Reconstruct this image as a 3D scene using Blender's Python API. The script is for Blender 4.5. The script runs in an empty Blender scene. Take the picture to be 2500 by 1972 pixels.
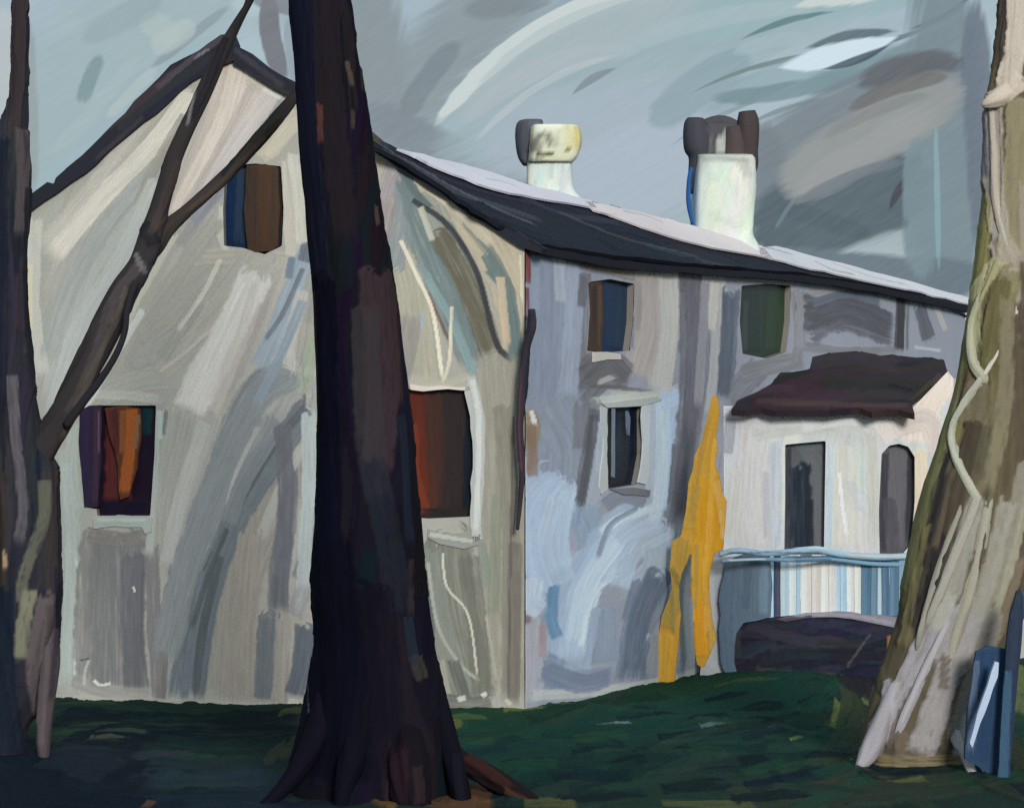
import bpy, math, random
import numpy as np
from mathutils import Vector
random.seed(7); rng = np.random.default_rng(7)
SC = bpy.context.scene
COL = SC.collection

# ------------------------------------------------------------------ camera
F, CX, HY, EYE = 6000.0, 1082.5, 950.0, 3.37       # focal length and horizon in survey units, eye height in metres
cam_d = bpy.data.cameras.new('camera'); cam = bpy.data.objects.new('camera', cam_d); COL.objects.link(cam)
cam.location = (0, 0, EYE); cam.rotation_euler = (math.pi/2, 0, 0)
cam_d.sensor_width = 36; cam_d.lens = 36*F/2165; cam_d.shift_y = (HY-854)/2165
cam_d.clip_start = .5; cam_d.clip_end = 6000
SC.camera = cam

# ------------------------------------------------------------------ sun, exposure
SUN = Vector((.22, -.90, .31)).normalized()
sl = bpy.data.lights.new('sun', 'SUN'); so = bpy.data.objects.new('sun', sl); COL.objects.link(so)
sl.energy = 1.5; sl.angle = math.radians(14); sl.color = (1, .98, .945)
so.rotation_euler = (-SUN).to_track_quat('-Z', 'Y').to_euler(); so.location = (5, -10, 20)
SC.view_settings.view_transform = 'Standard'; SC.view_settings.look = 'None'
SC.view_settings.exposure = .8; SC.view_settings.gamma = 1
EXPO = 2**.8

def lin(c):
    c = np.asarray(c, float)/255
    return np.where(c <= .04045, c/12.92, ((c+.055)/1.055)**2.4)

# ------------------------------------------------------------------ sky: overcast, long wind-drawn cloud strokes
W = bpy.data.worlds.new('World'); SC.world = W; W.use_nodes = True
nt = W.node_tree; nt.nodes.clear()
def N(tree, kind, **kw):
    n = tree.nodes.new(kind)
    for k, v in kw.items(): setattr(n, k, v)
    return n
def M(tree, op, a, b=None, c=None, clamp=False):
    n = tree.nodes.new('ShaderNodeMath'); n.operation = op; n.use_clamp = clamp
    for i, v in enumerate((a, b, c)):
        if v is None: continue
        if isinstance(v, (int, float)): n.inputs[i].default_value = v
        else: tree.links.new(v, n.inputs[i])
    return n.outputs[0]
def VM(tree, op, a, b):
    n = tree.nodes.new('ShaderNodeVectorMath'); n.operation = op
    for i, v in enumerate((a, b)):
        if isinstance(v, tuple): n.inputs[i].default_value = v
        else: tree.links.new(v, n.inputs[i])
    return n.outputs['Value'] if op == 'DOT_PRODUCT' else n.outputs[0]
def MIX(tree, fac, a, b):
    n = tree.nodes.new('ShaderNodeMix'); n.data_type = 'RGBA'
    for i, v in ((0, fac), (6, a), (7, b)):
        if isinstance(v, (int, float)): n.inputs[i].default_value = v
        elif isinstance(v, tuple): n.inputs[i].default_value = v
        else: tree.links.new(v, n.inputs[i])
    return n.outputs[2]
SKYK = .1
def skyc(c):
    v = lin(c)/EXPO/SKYK
    return (float(v[0]), float(v[1]), float(v[2]), 1)
tc = N(nt, 'ShaderNodeTexCoord'); sep = N(nt, 'ShaderNodeSeparateXYZ'); nt.links.new(tc.outputs['Generated'], sep.inputs[0])
azi = M(nt, 'ARCTAN2', sep.outputs[0], sep.outputs[1]); ele = M(nt, 'ARCSINE', sep.outputs[2])
cmb = N(nt, 'ShaderNodeCombineXYZ'); nt.links.new(azi, cmb.inputs[0]); nt.links.new(ele, cmb.inputs[1]); cmb.inputs[2].default_value = 1
POS = cmb.outputs[0]
def wnoise(rot, sx, sy, detail=3.0, rough=.55):
    c, s = math.cos(rot), math.sin(rot)
    u = VM(nt, 'DOT_PRODUCT', POS, (c*sx, s*sx, 0)); v = VM(nt, 'DOT_PRODUCT', POS, (-s*sy, c*sy, 0))
    k = N(nt, 'ShaderNodeCombineXYZ'); nt.links.new(u, k.inputs[0]); nt.links.new(v, k.inputs[1])
    n = N(nt, 'ShaderNodeTexNoise'); n.noise_dimensions = '2D'; nt.links.new(k.outputs[0], n.inputs['Vector'])
    n.inputs['Scale'].default_value = 1; n.inputs['Detail'].default_value = detail; n.inputs['Roughness'].default_value = rough
    return n.outputs['Fac']
sky = N(nt, 'ShaderNodeTexSky'); sky.sky_type = 'NISHITA'; sky.sun_disc = False
sky.sun_elevation = math.asin(SUN.z); sky.sun_rotation = math.atan2(SUN.x, SUN.y)
n_big = wnoise(.45, 9, 26); n_br = wnoise(.42, 30, 420, 2.0); n_br2 = wnoise(1.35, 40, 380, 2.0)
def ramp(v, lo, hi): return M(nt, 'DIVIDE', M(nt, 'SUBTRACT', v, lo), hi-lo, clamp=True)
base = MIX(nt, ramp(n_big, .32, .68), skyc((136, 150, 159)), skyc((164, 181, 190)))
base = MIX(nt, .9, sky.outputs[0], base)
SKY_STROKES = [  # ends and bulge of each cloud stroke, width, softness, strength, colour
    # left of the big trunk
    ((60, 330), (430, -40), 0, 330, .7, .9, (165, 185, 192)),
    ((20, 60), (20, 260), 0, 60, .5, .8, (192, 197, 203)),
    ((60, 40), (75, 420), 4, 40, .6, .8, (155, 165, 170)),
    ((90, 420), (420, 120), -14, 70, .6, .8, (163, 186, 199)),
    ((180, 220), (215, 140), 0, 34, .6, .75, (125, 150, 155)),
    ((320, 60), (370, 90), 0, 60, .7, .7, (182, 196, 196)),
    ((330, 150), (480, 30), 0, 22, .6, .7, (140, 155, 165)),
    ((520, 20), (640, -60), 0, 80, .6, .7, (185, 205, 212)),
    ((575, 15), (600, 160), -14, 44, .35, .85, (112, 110, 118)),
    ((540, 5), (625, 30), 0, 40, .5, .8, (128, 130, 138)),
    ((610, 60), (625, 190), 0, 26, .6, .8, (150, 162, 175)),
    ((120, 330), (300, 120), -8, 34, .6, .7, (172, 190, 196)),
    ((200, 90), (330, 20), 0, 60, .6, .6, (152, 172, 178)),
    ((240, 250), (330, 160), 0, 26, .6, .6, (186, 199, 201)),
    ((340, 110), (400, 70), 0, 50, .5, .7, (184, 198, 199)),
    # behind and right of the trunk
    ((760, -20), (800, 330), 0, 180, .6, .85, (140, 150, 156)),
    ((820, 260), (1080, -20), 0, 200, .7, .8, (144, 155, 163)),
    ((860, 250), (960, 110), 10, 50, .5, .6, (122, 132, 142)),
    ((1000, 30), (1150, 0), 0, 60, .7, .7, (128, 138, 146)),
    ((790, 250), (1090, 390), 0, 90, .6, .9, (134, 144, 155)),
    ((950, 330), (1120, 300), -20, 90, .7, .7, (148, 158, 170)),
    ((1040, 395), (1130, 412), 0, 34, .5, .9, (152, 196, 216)),
    # the great pale sweep
    ((1010, 300), (1700, 40), 70, 260, .6, .95, (163, 183, 192)),
    ((1060, 330), (1500, 260), 30, 200, .7, .9, (172, 186, 200)),
    ((1250, 420), (1460, 330), 0, 230, .6, .95, (176, 190, 205)),
    ((1150, 190), (1650, 110), 60, 70, .5, .8, (160, 180, 190)),
    ((985, 235), (1560, 20), 60, 110, .5, .9, (172, 187, 195)),
    ((990, 262), (1330, 120), 44, 44, .45, .8, (178, 189, 197)),
    ((940, 250), (1440, -25), 62, 40, .22, .97, (208, 217, 219)),
    ((1010, 200), (1420, 8), 52, 30, .6, .5, (176, 191, 197)),
    ((1205, 212), (1310, 150), 10, 16, .35, .85, (134, 146, 155), 1),
    ((1010, 300), (1290, 128), 28, 16, .5, .6, (192, 201, 207)),
    ((1400, 250), (1560, 140), 6, 80, .4, .8, (146, 168, 180)),
    ((1480, 60), (2000, -30), 20, 130, .5, .9, (158, 184, 192)),
    ((1300, 120), (1720, 30), 26, 40, .5, .7, (172, 192, 200)),
    ((1550, 102), (1780, 38), 14, 15, .4, .9, (104, 134, 142), 1),
    ((1440, 215), (1800, 122), 24, 12, .45, .85, (116, 136, 138), 1),
    ((1500, 240), (1900, 120), 24, 60, .6, .7, (148, 172, 182)),
    ((1560, 282), (1760, 215), 12, 10, .4, .8, (128, 144, 154), 1),
    ((1400, 330), (1640, 215), 20, 9, .45, .7, (140, 155, 166), 1),
    ((1520, 212), (1830, 160), -12, 38, .5, .75, (116, 140, 150)),
    ((1700, 190), (2000, 90), -12, 60, .6, .8, (126, 152, 162)),
    ((1670, 30), (1960, -20), 8, 44, .22, .97, (206, 217, 215), 1),
    ((1950, 12), (2050, -14), 0, 20, .25, .95, (222, 227, 226), 1),
    ((1910, 76), (2060, -10), -18, 14, .3, .95, (58, 62, 76), 1),
    ((1990, 60), (1800, 118), 6, 10, .45, .8, (98, 118, 126), 1),
    ((1690, 118), (1900, 82), 10, 26, .3, .85, (88, 104, 116), 1),
    ((1640, 152), (1890, 92), -6, 44, .15, 1.0, (214, 231, 243), 1),
    ((1720, 158), (1890, 100), -10, 16, .35, .9, (70, 86, 100), 1),
    ((1560, 120), (1700, 90), 8, 30, .6, .6, (170, 192, 200)),
    # right column
    ((1985, -20), (2000, 620), 0, 170, .6, .95, (127, 143, 154)),
    ((2050, 40), (2080, 560), 0, 70, .5, .9, (112, 122, 138)),
    ((1600, 300), (1640, 560), 0, 120, .5, .95, (124, 135, 148)),
    ((1650, 480), (1900, 400), 0, 180, .35, .97, (92, 105, 116)),
    ((1640, 555), (2060, 590), -14, 90, .4, .95, (110, 123, 136)),
    ((1650, 440), (1830, 500), 0, 40, .5, .7, (88, 102, 112)),
    ((1640, 330), (1960, 180), 10, 150, .6, .9, (124, 133, 143)),
    ((1830, 185), (2010, 150), 14, 60, .6, .9, (102, 104, 114)),
    ((1690, 385), (1985, 215), 6, 128, .4, .98, (153, 157, 160)),
    ((1700, 400), (1960, 255), 6, 60, .6, .8, (160, 162, 164)),
    ((1800, 240), (1985, 180), 14, 34, .5, .85, (116, 114, 116)),
    ((1740, 300), (1950, 215), 12, 26, .6, .7, (138, 140, 143)),
    ((1690, 430), (1900, 350), 10, 26, .6, .8, (118, 127, 137)),
    ((1905, 408), (1942, 326), 0, 26, .35, .9, (82, 72, 78), 1),
    ((1875, 450), (1915, 372), 0, 18, .35, .8, (66, 66, 74), 1),
    ((1935, 330), (1940, 570), 0, 70, .4, .9, (128, 147, 157)),
    ((1972, 280), (1978, 570), 0, 13, .6, .55, (148, 184, 194)),
    ((1835, 462), (1905, 480), 0, 40, .7, .6, (96, 112, 122)),
    ((1640, 482), (1680, 420), 0, 10, .6, .4, (138, 158, 172)),
]
cur = base
for i, (p0, p1, h, w, soft, strength, colr, *pt) in enumerate(SKY_STROKES):
    a0, e0 = (p0[0]-CX)/F, (HY-p0[1])/F; a1, e1 = (p1[0]-CX)/F, (HY-p1[1])/F
    L = math.hypot(a1-a0, e1-e0); c, s = (a1-a0)/L, (e1-e0)/L; ma, me_ = (a0+a1)/2, (e0+e1)/2
    hl = L/2 + w/F*.35; hw = w/F/2
    u = VM(nt, 'DOT_PRODUCT', POS, (c/hl, s/hl, -(ma*c+me_*s)/hl))
    v = VM(nt, 'DOT_PRODUCT', POS, (-s/hw, c/hw, -(-ma*s+me_*c)/hw))
    u2 = M(nt, 'MULTIPLY', u, u)
    if h: v = M(nt, 'ADD', v, M(nt, 'MULTIPLY_ADD', u2, h/F/hw, -h/F/hw))
    d = M(nt, 'MULTIPLY_ADD', v, v, M(nt, 'MULTIPLY', u2, u2)) if not pt else M(nt, 'MULTIPLY_ADD', u2, 1.5, M(nt, 'ABSOLUTE', v))
    nz = n_br if abs(s) < .85 else n_br2
    soft *= .62
    d = M(nt, 'MULTIPLY_ADD', nz, 1.3*soft+.35, d)
    lo = 1.32-soft*1.1; hi = 1.5+soft*.15
    al = M(nt, 'MULTIPLY', M(nt, 'DIVIDE', M(nt, 'SUBTRACT', hi, d), hi-lo, clamp=True), strength)
    cur = MIX(nt, al, cur, skyc((colr[0]-5, colr[1]-4, colr[2]-7)))
# dry-brush grain over all of it
g1 = ramp(wnoise(.55, 60, 700, 3.0, .6), .3, .7)
cur = MIX(nt, .05, cur, MIX(nt, g1, skyc((118, 134, 146)), skyc((196, 210, 216))))
bg = N(nt, 'ShaderNodeBackground'); bg.inputs[1].default_value = SKYK; nt.links.new(cur, bg.inputs[0])
wo = N(nt, 'ShaderNodeOutputWorld'); nt.links.new(bg.outputs[0], wo.inputs[0])
W.cycles.sampling_method = 'MANUAL'; W.cycles.sample_map_resolution = 512
SC.cycles.max_bounces = 4; SC.cycles.diffuse_bounces = 2; SC.cycles.glossy_bounces = 2
SC.cycles.use_denoising = False

# ------------------------------------------------------------------ small noise library
_T = rng.random((256, 256)).astype(np.float32)
def noise(x, y):
    xi = np.floor(x).astype(np.int64); yi = np.floor(y).astype(np.int64)
    fx = (x-xi).astype(np.float32); fy = (y-yi).astype(np.float32)
    fx = fx*fx*(3-2*fx); fy = fy*fy*(3-2*fy)
    a = _T[xi & 255, yi & 255]; b = _T[(xi+1) & 255, yi & 255]; c = _T[xi & 255, (yi+1) & 255]; d = _T[(xi+1) & 255, (yi+1) & 255]
    return (a*(1-fx)+b*fx)*(1-fy)+(c*(1-fx)+d*fx)*fy
def sstep(a, b, x):
    t = np.clip((x-a)/(b-a), 0, 1); return t*t*(3-2*t)
def spline(pts, n=7):
    P = np.asarray(pts, float)
    if len(P) < 3:
        t = np.linspace(0, 1, n+1)[:, None]; return P[0]*(1-t)+P[-1]*t
    Q = np.vstack([2*P[0]-P[1], P, 2*P[-1]-P[-2]]); out = []
    for i in range(1, len(Q)-2):
        t = np.linspace(0, 1, n, endpoint=False)[:, None]
        p0, p1, p2, p3 = Q[i-1], Q[i], Q[i+1], Q[i+2]
        out.append(.5*((2*p1)+(-p0+p2)*t+(2*p0-5*p1+4*p2-p3)*t*t+(-p0+3*p1-3*p2+p3)*t**3))
    out.append(P[-1:]); return np.vstack(out)

# ------------------------------------------------------------------ paint: pigment brushed by hand onto each surface
GAIN = [.84]; TINT = [np.ones(3)]
def pig(c): return np.minimum(lin(c)*TINT[0]/GAIN[0], .88)
class Coat:
    """Pigment and paint thickness on the vertices of one surface. P is the surface's own flat coordinates."""
    def __init__(s, P, base, conv, seed=0, vary=.08):
        s.P = P.astype(np.float32); s.conv = conv; s.seed = seed
        s.C = np.tile(pig(base), (len(P), 1)); s.H = np.zeros(len(P), np.float32)
        m = noise(P[:, 0]/90+seed, P[:, 1]/90+3)*.6+noise(P[:, 0]/25+seed, P[:, 1]/140+9)*.4-.5
        s.C *= (1+vary*2*m)[:, None]
    def stroke(s, pts, w, col, a=.95, dry=.26, tail=.12, col2=None, raw=False, spindle=0.):
        s.seed += 1; sd = s.seed*17.31
        pts = np.asarray(pts, float)
        if not raw: pts = s.conv(pts)
        Q = spline(pts).astype(np.float32); r = w/2
        lo = Q.min(0)-r*1.3; hi = Q.max(0)+r*1.3
        idx = np.nonzero((s.P[:, 0] > lo[0]) & (s.P[:, 0] < hi[0]) & (s.P[:, 1] > lo[1]) & (s.P[:, 1] < hi[1]))[0]
        if not len(idx): return
        p = s.P[idx]; seg = Q[1:]-Q[:-1]; sl_ = np.maximum(np.hypot(seg[:, 0], seg[:, 1]), 1e-4); cum = np.concatenate([[0], np.cumsum(sl_)])
        best = np.full(len(idx), 1e9, np.float32); T = np.zeros(len(idx), np.float32); OV = np.zeros(len(idx), np.float32); D = np.zeros(len(idx), np.float32)
        for i in range(len(seg)):
            dx = p[:, 0]-Q[i, 0]; dy = p[:, 1]-Q[i, 1]; ux, uy = seg[i]/sl_[i]
            tu = dx*ux+dy*uy; t = np.clip(tu, 0, sl_[i]); ex = dx-t*ux; ey = dy-t*uy; d2 = ex*ex+ey*ey
            m = d2 < best; best[m] = d2[m]; T[m] = (cum[i]+t)[m]
            OV[m] = (np.minimum(tu, 0) if i == 0 else 0*tu)[m] + (np.maximum(tu-sl_[i], 0) if i == len(seg)-1 else 0*tu)[m]
            D[m] = np.where(ux*ey-uy*ex >= 0, 1, -1)[m]*np.sqrt(d2[m])
        k = best < (r*1.3)**2; idx = idx[k]; T = T[k]; D = D[k]; OV = OV[k]
        if not len(idx): return
        L = cum[-1]; q = D/r
        if spindle: q = q/(1-spindle+spindle*np.sqrt(np.maximum(np.sin(np.pi*np.clip(T/L*.94+.03, 0, 1)), .02)))
        ragged = (noise(T/22+sd, D*0+sd)-.5)*.22+(noise(T/7+sd, np.sign(D)*3+sd)-.5)*.12
        br = noise(T/80+sd, D/2.6+sd*2)*.6+noise(T/30+sd*3, D/5.5+sd)*.4
        b3 = noise(D/3.2+sd*5, D*0+sd)*.6+noise(D/8+sd*7, D*0+sd)*.4; sgn = np.where(T < L*.5, -1, 1)
        reach = np.abs(OV)+(b3-.5)*r*1.3-np.where(OV == 0, np.minimum(T, L-T), 0)
        D = np.where(OV != 0, np.sign(D)*np.sqrt(np.maximum(D*D-OV*OV, 0)), D); q = np.where(OV != 0, D/r, q)
        al = sstep(1.06, .84, np.abs(q)+ragged)*(sstep(.42*r, .22*r, reach) if not spindle else 1)
        endf = np.clip((L-T)/max(tail*L, 4.)+.25, 0, 1)
        al = al*np.clip(1-dry*1.7*sstep(.45, .85, br)*(1.3-.6*endf), 0, 1)*np.clip(endf*1.6-.8*(1-endf)*br, 0, 1)*a
        c = np.tile(pig(col), (len(idx), 1))
        if col2 is not None:
            g = np.clip(q*.5+.5+(br-.5)*.5, 0, 1)[:, None]; c = c*(1-g)+pig(col2)*g
        c = c*(1+.30*(br-.5)+.10*(noise(T/140+sd, D/1.7+sd)-.5))[:, None]
        A = al[:, None]; s.C[idx] = s.C[idx]*(1-A)+c*A
        ridge = np.exp(-((np.abs(q)-.92)/.10)**2)*.5
        s.H[idx] = s.H[idx]*(1-al*.6)+al*(.35+.5*br+ridge)*.8
    def scatter(s, n, x0, y0, x1, y1, ang, L, w, cols, a=.6, dry=.5, jit=.3):
        for _ in range(n):
            x, y = random.uniform(x0, x1), random.uniform(y0, y1); t = math.radians(ang)+random.uniform(-jit, jit)
            l = random.uniform(*L)/2; dx, dy = math.cos(t)*l, -math.sin(t)*l; b = random.uniform(-.15, .15)*l
            c = random.choice(cols); c = tuple(min(255, max(0, v+random.uniform(-8, 8))) for v in c)
            s.stroke([(x-dx, y-dy), (x-dy/l*b, y+dx/l*b), (x+dx, y+dy)], random.uniform(*w), c, a, dry)

def paint_material(name, rough, spec, grain=.5):
    m = bpy.data.materials.new(name); m.use_nodes = True; t = m.node_tree; b = t.nodes['Principled BSDF']
    at = N(t, 'ShaderNodeAttribute', attribute_name='pigment')
    tx = N(t, 'ShaderNodeTexCoord'); nz = N(t, 'ShaderNodeTexNoise'); nz.inputs['Scale'].default_value = 55; nz.inputs['Detail'].default_value = 3
    t.links.new(tx.outputs['Object'], nz.inputs['Vector'])
    mr = N(t, 'ShaderNodeMapRange'); t.links.new(nz.outputs['Fac'], mr.inputs[0])
    mr.inputs[1].default_value = .25; mr.inputs[2].default_value = .75; mr.inputs[3].default_value = 1-.16*grain; mr.inputs[4].default_value = 1+.16*grain
    mx = N(t, 'ShaderNodeVectorMath', operation='SCALE'); t.links.new(at.outputs['Color'], mx.inputs[0]); t.links.new(mr.outputs[0], mx.inputs['Scale'])
    t.links.new(mx.outputs[0], b.inputs['Base Color'])
    b.inputs['Roughness'].default_value = rough; b.inputs['Specular IOR Level'].default_value = spec
    bp = N(t, 'ShaderNodeBump'); bp.inputs['Strength'].default_value = .35*grain; bp.inputs['Distance'].default_value = .02
    t.links.new(nz.outputs['Fac'], bp.inputs['Height']); t.links.new(bp.outputs[0], b.inputs['Normal'])
    return m
PAINT = paint_material('brushed_paint', .6, .07)
PLASTER = paint_material('brushed_limewash', .75, .08)
BARK = paint_material('bark', .8, .04, .6)
GRASS = paint_material('grass', .9, .03, 1.4)
GLASS = paint_material('window_glass', .3, .12, .2)
METAL = paint_material('zinc', .5, .15)

def make(name, V, quads, C, mat, parent=None, smooth=True, tris=None):
    me = bpy.data.meshes.new(name); V = np.asarray(V, np.float32); quads = np.asarray(quads, np.int32).reshape(-1, 4)
    tris = np.zeros((0, 3), np.int32) if tris is None else np.asarray(tris, np.int32).reshape(-1, 3)
    nq, n3 = len(quads), len(tris)
    me.vertices.add(len(V)); me.vertices.foreach_set('co', V.ravel())
    me.loops.add(nq*4+n3*3); me.loops.foreach_set('vertex_index', np.concatenate([quads.ravel(), tris.ravel()]))
    me.polygons.add(nq+n3)
    me.polygons.foreach_set('loop_start', np.concatenate([np.arange(nq)*4, nq*4+np.arange(n3)*3]).astype(np.int32))
    me.polygons.foreach_set('use_smooth', np.full(nq+n3, smooth))
    at = me.attributes.new('pigment', 'FLOAT_COLOR', 'POINT')
    at.data.foreach_set('color', np.hstack([C, np.ones((len(C), 1))]).astype(np.float32).ravel())
    me.materials.append(mat); me.update(calc_edges=True); me.validate()
    o = bpy.data.objects.new(name, me); COL.objects.link(o)
    if parent is not None: o.parent = parent; o.matrix_parent_inverse = parent.matrix_world.inverted()
    return o
def tag(o, label=None, category=None, group=None, kind=None):
    for k, v in (('label', label), ('category', category), ('group', group), ('kind', kind)):
        if v: o[k] = v
    return o
def thing(name, label, category, loc, group=None):
    o = bpy.data.objects.new(name, None); COL.objects.link(o); o.location = loc; o.empty_display_size = .3
    bpy.context.view_layer.update()
    return tag(o, label, category, group)

# ------------------------------------------------------------------ flat surfaces
class Plane:
    def __init__(s, O, U, V):
        s.O = np.array(O, float); s.U = np.array(U, float)/np.linalg.norm(U); s.V = np.array(V, float)
        s.V = s.V-s.U*(s.V@s.U); s.V /= np.linalg.norm(s.V); s.Nn = np.cross(s.U, s.V)
        # metres -> survey units near the plane's origin, along both axes
        def px(p): return np.array([CX+F*p[0]/p[1], HY-F*(p[2]-EYE)/p[1]])
        s.ku = np.linalg.norm(px(s.O+s.U*.5)-px(s.O-s.U*.5)); s.kv = np.linalg.norm(px(s.O+s.V*.5)-px(s.O-s.V*.5))
    def off(s, d): return Plane(s.O+s.Nn*d, s.U, s.V)
    def st(s, pts):
        pts = np.asarray(pts, float); d = np.stack([(pts[:, 0]-CX)/F, np.ones(len(pts)), (HY-pts[:, 1])/F], 1)
        e = np.array([0, 0, EYE]); t = ((s.O-e)@s.Nn)/(d@s.Nn); X = e+d*t[:, None]-s.O
        return np.stack([X@s.U, X@s.V], 1)
    def local(s, pts):
        q = s.st(pts); return np.stack([q[:, 0]*s.ku, -q[:, 1]*s.kv], 1)
    def xyz(s, st): return s.O+st[:, :1]*s.U+st[:, 1:2]*s.V
def inside(P, poly):
    r = np.zeros(len(P), bool); j = len(poly)-1
    for i in range(len(poly)):
        xi, yi = poly[i]; xj, yj = poly[j]
        if yi != yj:
            c = ((yi > P[:, 1]) != (yj > P[:, 1])) & (P[:, 0] < (xj-xi)*(P[:, 1]-yi)/(yj-yi)+xi); r ^= c
        j = i
    return r
def snap(P, poly):
    best = np.full(len(P), 1e9); out = P.copy()
    for i in range(len(poly)):
        a = poly[i]; b = poly[(i+1) % len(poly)]; ab = b-a; l = ab@ab
        if l < 1e-12: continue
        t = np.clip(((P-a)@ab)/l, 0, 1)[:, None]; q = a+t*ab; d = ((P-q)**2).sum(1); m = d < best
        best[m] = d[m]; out[m] = q[m]
    return out
def wob(pts, amp=2.0, step=26, seed=0):
    """A hand-made edge: the outline resampled and nudged."""
    out = []; P = [np.array(p, float) for p in pts]
    for i in range(len(P)):
        a, b = P[i], P[(i+1) % len(P)]; n = max(1, int(np.linalg.norm(b-a)/step)); nn = np.array([-(b-a)[1], (b-a)[0]])/max(np.linalg.norm(b-a), 1e-6)
        for k in range(n):
            p = a+(b-a)*k/n
            out.append(p+nn*(0 if k == 0 else (random.random()-.5)*2*amp))
    return out
def panel(name, pl, outline, base, parent=None, mat=None, paint=None, thick=0., back=False, res=4.2, holes=(), relief=.012, edge_col=None, amp=1.5, vary=.08):
    poly = pl.st(np.array(wob(outline, amp) if amp else outline)); mat = mat or PAINT
    hp = [pl.st(np.array(h)) for h in holes]
    du, dv = res/pl.ku, res/pl.kv; lo = poly.min(0)-[du, dv]; hi = poly.max(0)+[du, dv]
    nu = max(3, int((hi[0]-lo[0])/du)+2); nv = max(3, int((hi[1]-lo[1])/dv)+2)
    gu, gv = np.meshgrid(lo[0]+np.arange(nu)*du, lo[1]+np.arange(nv)*dv); ST = np.stack([gu.ravel(), gv.ravel()], 1)
    ins = inside(ST, poly); inh = np.zeros(len(ST), int)
    for k, h in enumerate(hp): inh[inside(ST, h)] = k+1
    I = np.arange(nu*nv).reshape(nv, nu); Q = np.stack([I[:-1, :-1], I[:-1, 1:], I[1:, 1:], I[1:, :-1]], -1).reshape(-1, 4)
    Q = Q[ins[Q].any(1) & ~(inh[Q] > 0).all(1)]
    used = np.zeros(len(ST), bool); used[Q.ravel()] = True
    m = used & ~ins; ST[m] = snap(ST[m], poly)
    for k, h in enumerate(hp):
        m = used & (inh == k+1); ST[m] = snap(ST[m], h)
    mp = np.cumsum(used)-1; Q = mp[Q]; ST = ST[used]
    c = Coat(np.stack([ST[:, 0]*pl.ku, -ST[:, 1]*pl.kv], 1), base, pl.local, seed=random.randint(0, 999), vary=vary)
    if paint: paint(c)
    V = pl.xyz(ST)+pl.Nn*(c.H*relief)[:, None]; C = c.C
    if thick:
        E = np.concatenate([Q[:, [0, 1]], Q[:, [1, 2]], Q[:, [2, 3]], Q[:, [3, 0]]]); key = np.sort(E, 1); kk = key[:, 0]*len(V)+key[:, 1]
        _, inv, cnt = np.unique(kk, return_inverse=True, return_counts=True); B = E[cnt[inv] == 1]
        n0 = len(V); ids = np.unique(B); remap = np.full(n0, -1); remap[ids] = np.arange(len(ids))
        F1 = V[ids]; F2 = F1-pl.Nn*thick; ec = np.tile(pig(edge_col), (len(ids), 1)) if edge_col else C[ids]
        V = np.vstack([V, F1, F2]); C = np.vstack([C, ec, ec])
        a = n0+remap[B[:, 0]]; b = n0+remap[B[:, 1]]; k = len(ids)
        Q2 = np.stack([b, a, a+k, b+k], 1)
        if back:
            nb = len(V); V = np.vstack([V, V[:n0]-pl.Nn*thick]); C = np.vstack([C, C[:n0]]); Q2 = np.vstack([Q2, Q[:, ::-1]+nb])
        Q = np.vstack([Q, Q2])
    return make(name, V, Q, C, mat, parent)
def quad(pts, base, name, mat, parent=None):
    V = np.array(pts, float); return make(name, V, [[0, 1, 2, 3]] if len(V) == 4 else np.zeros((0, 4)), np.tile(pig(base), (len(V), 1)), mat, parent, False, [[0, 1, 2]] if len(V) == 3 else None)

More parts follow.
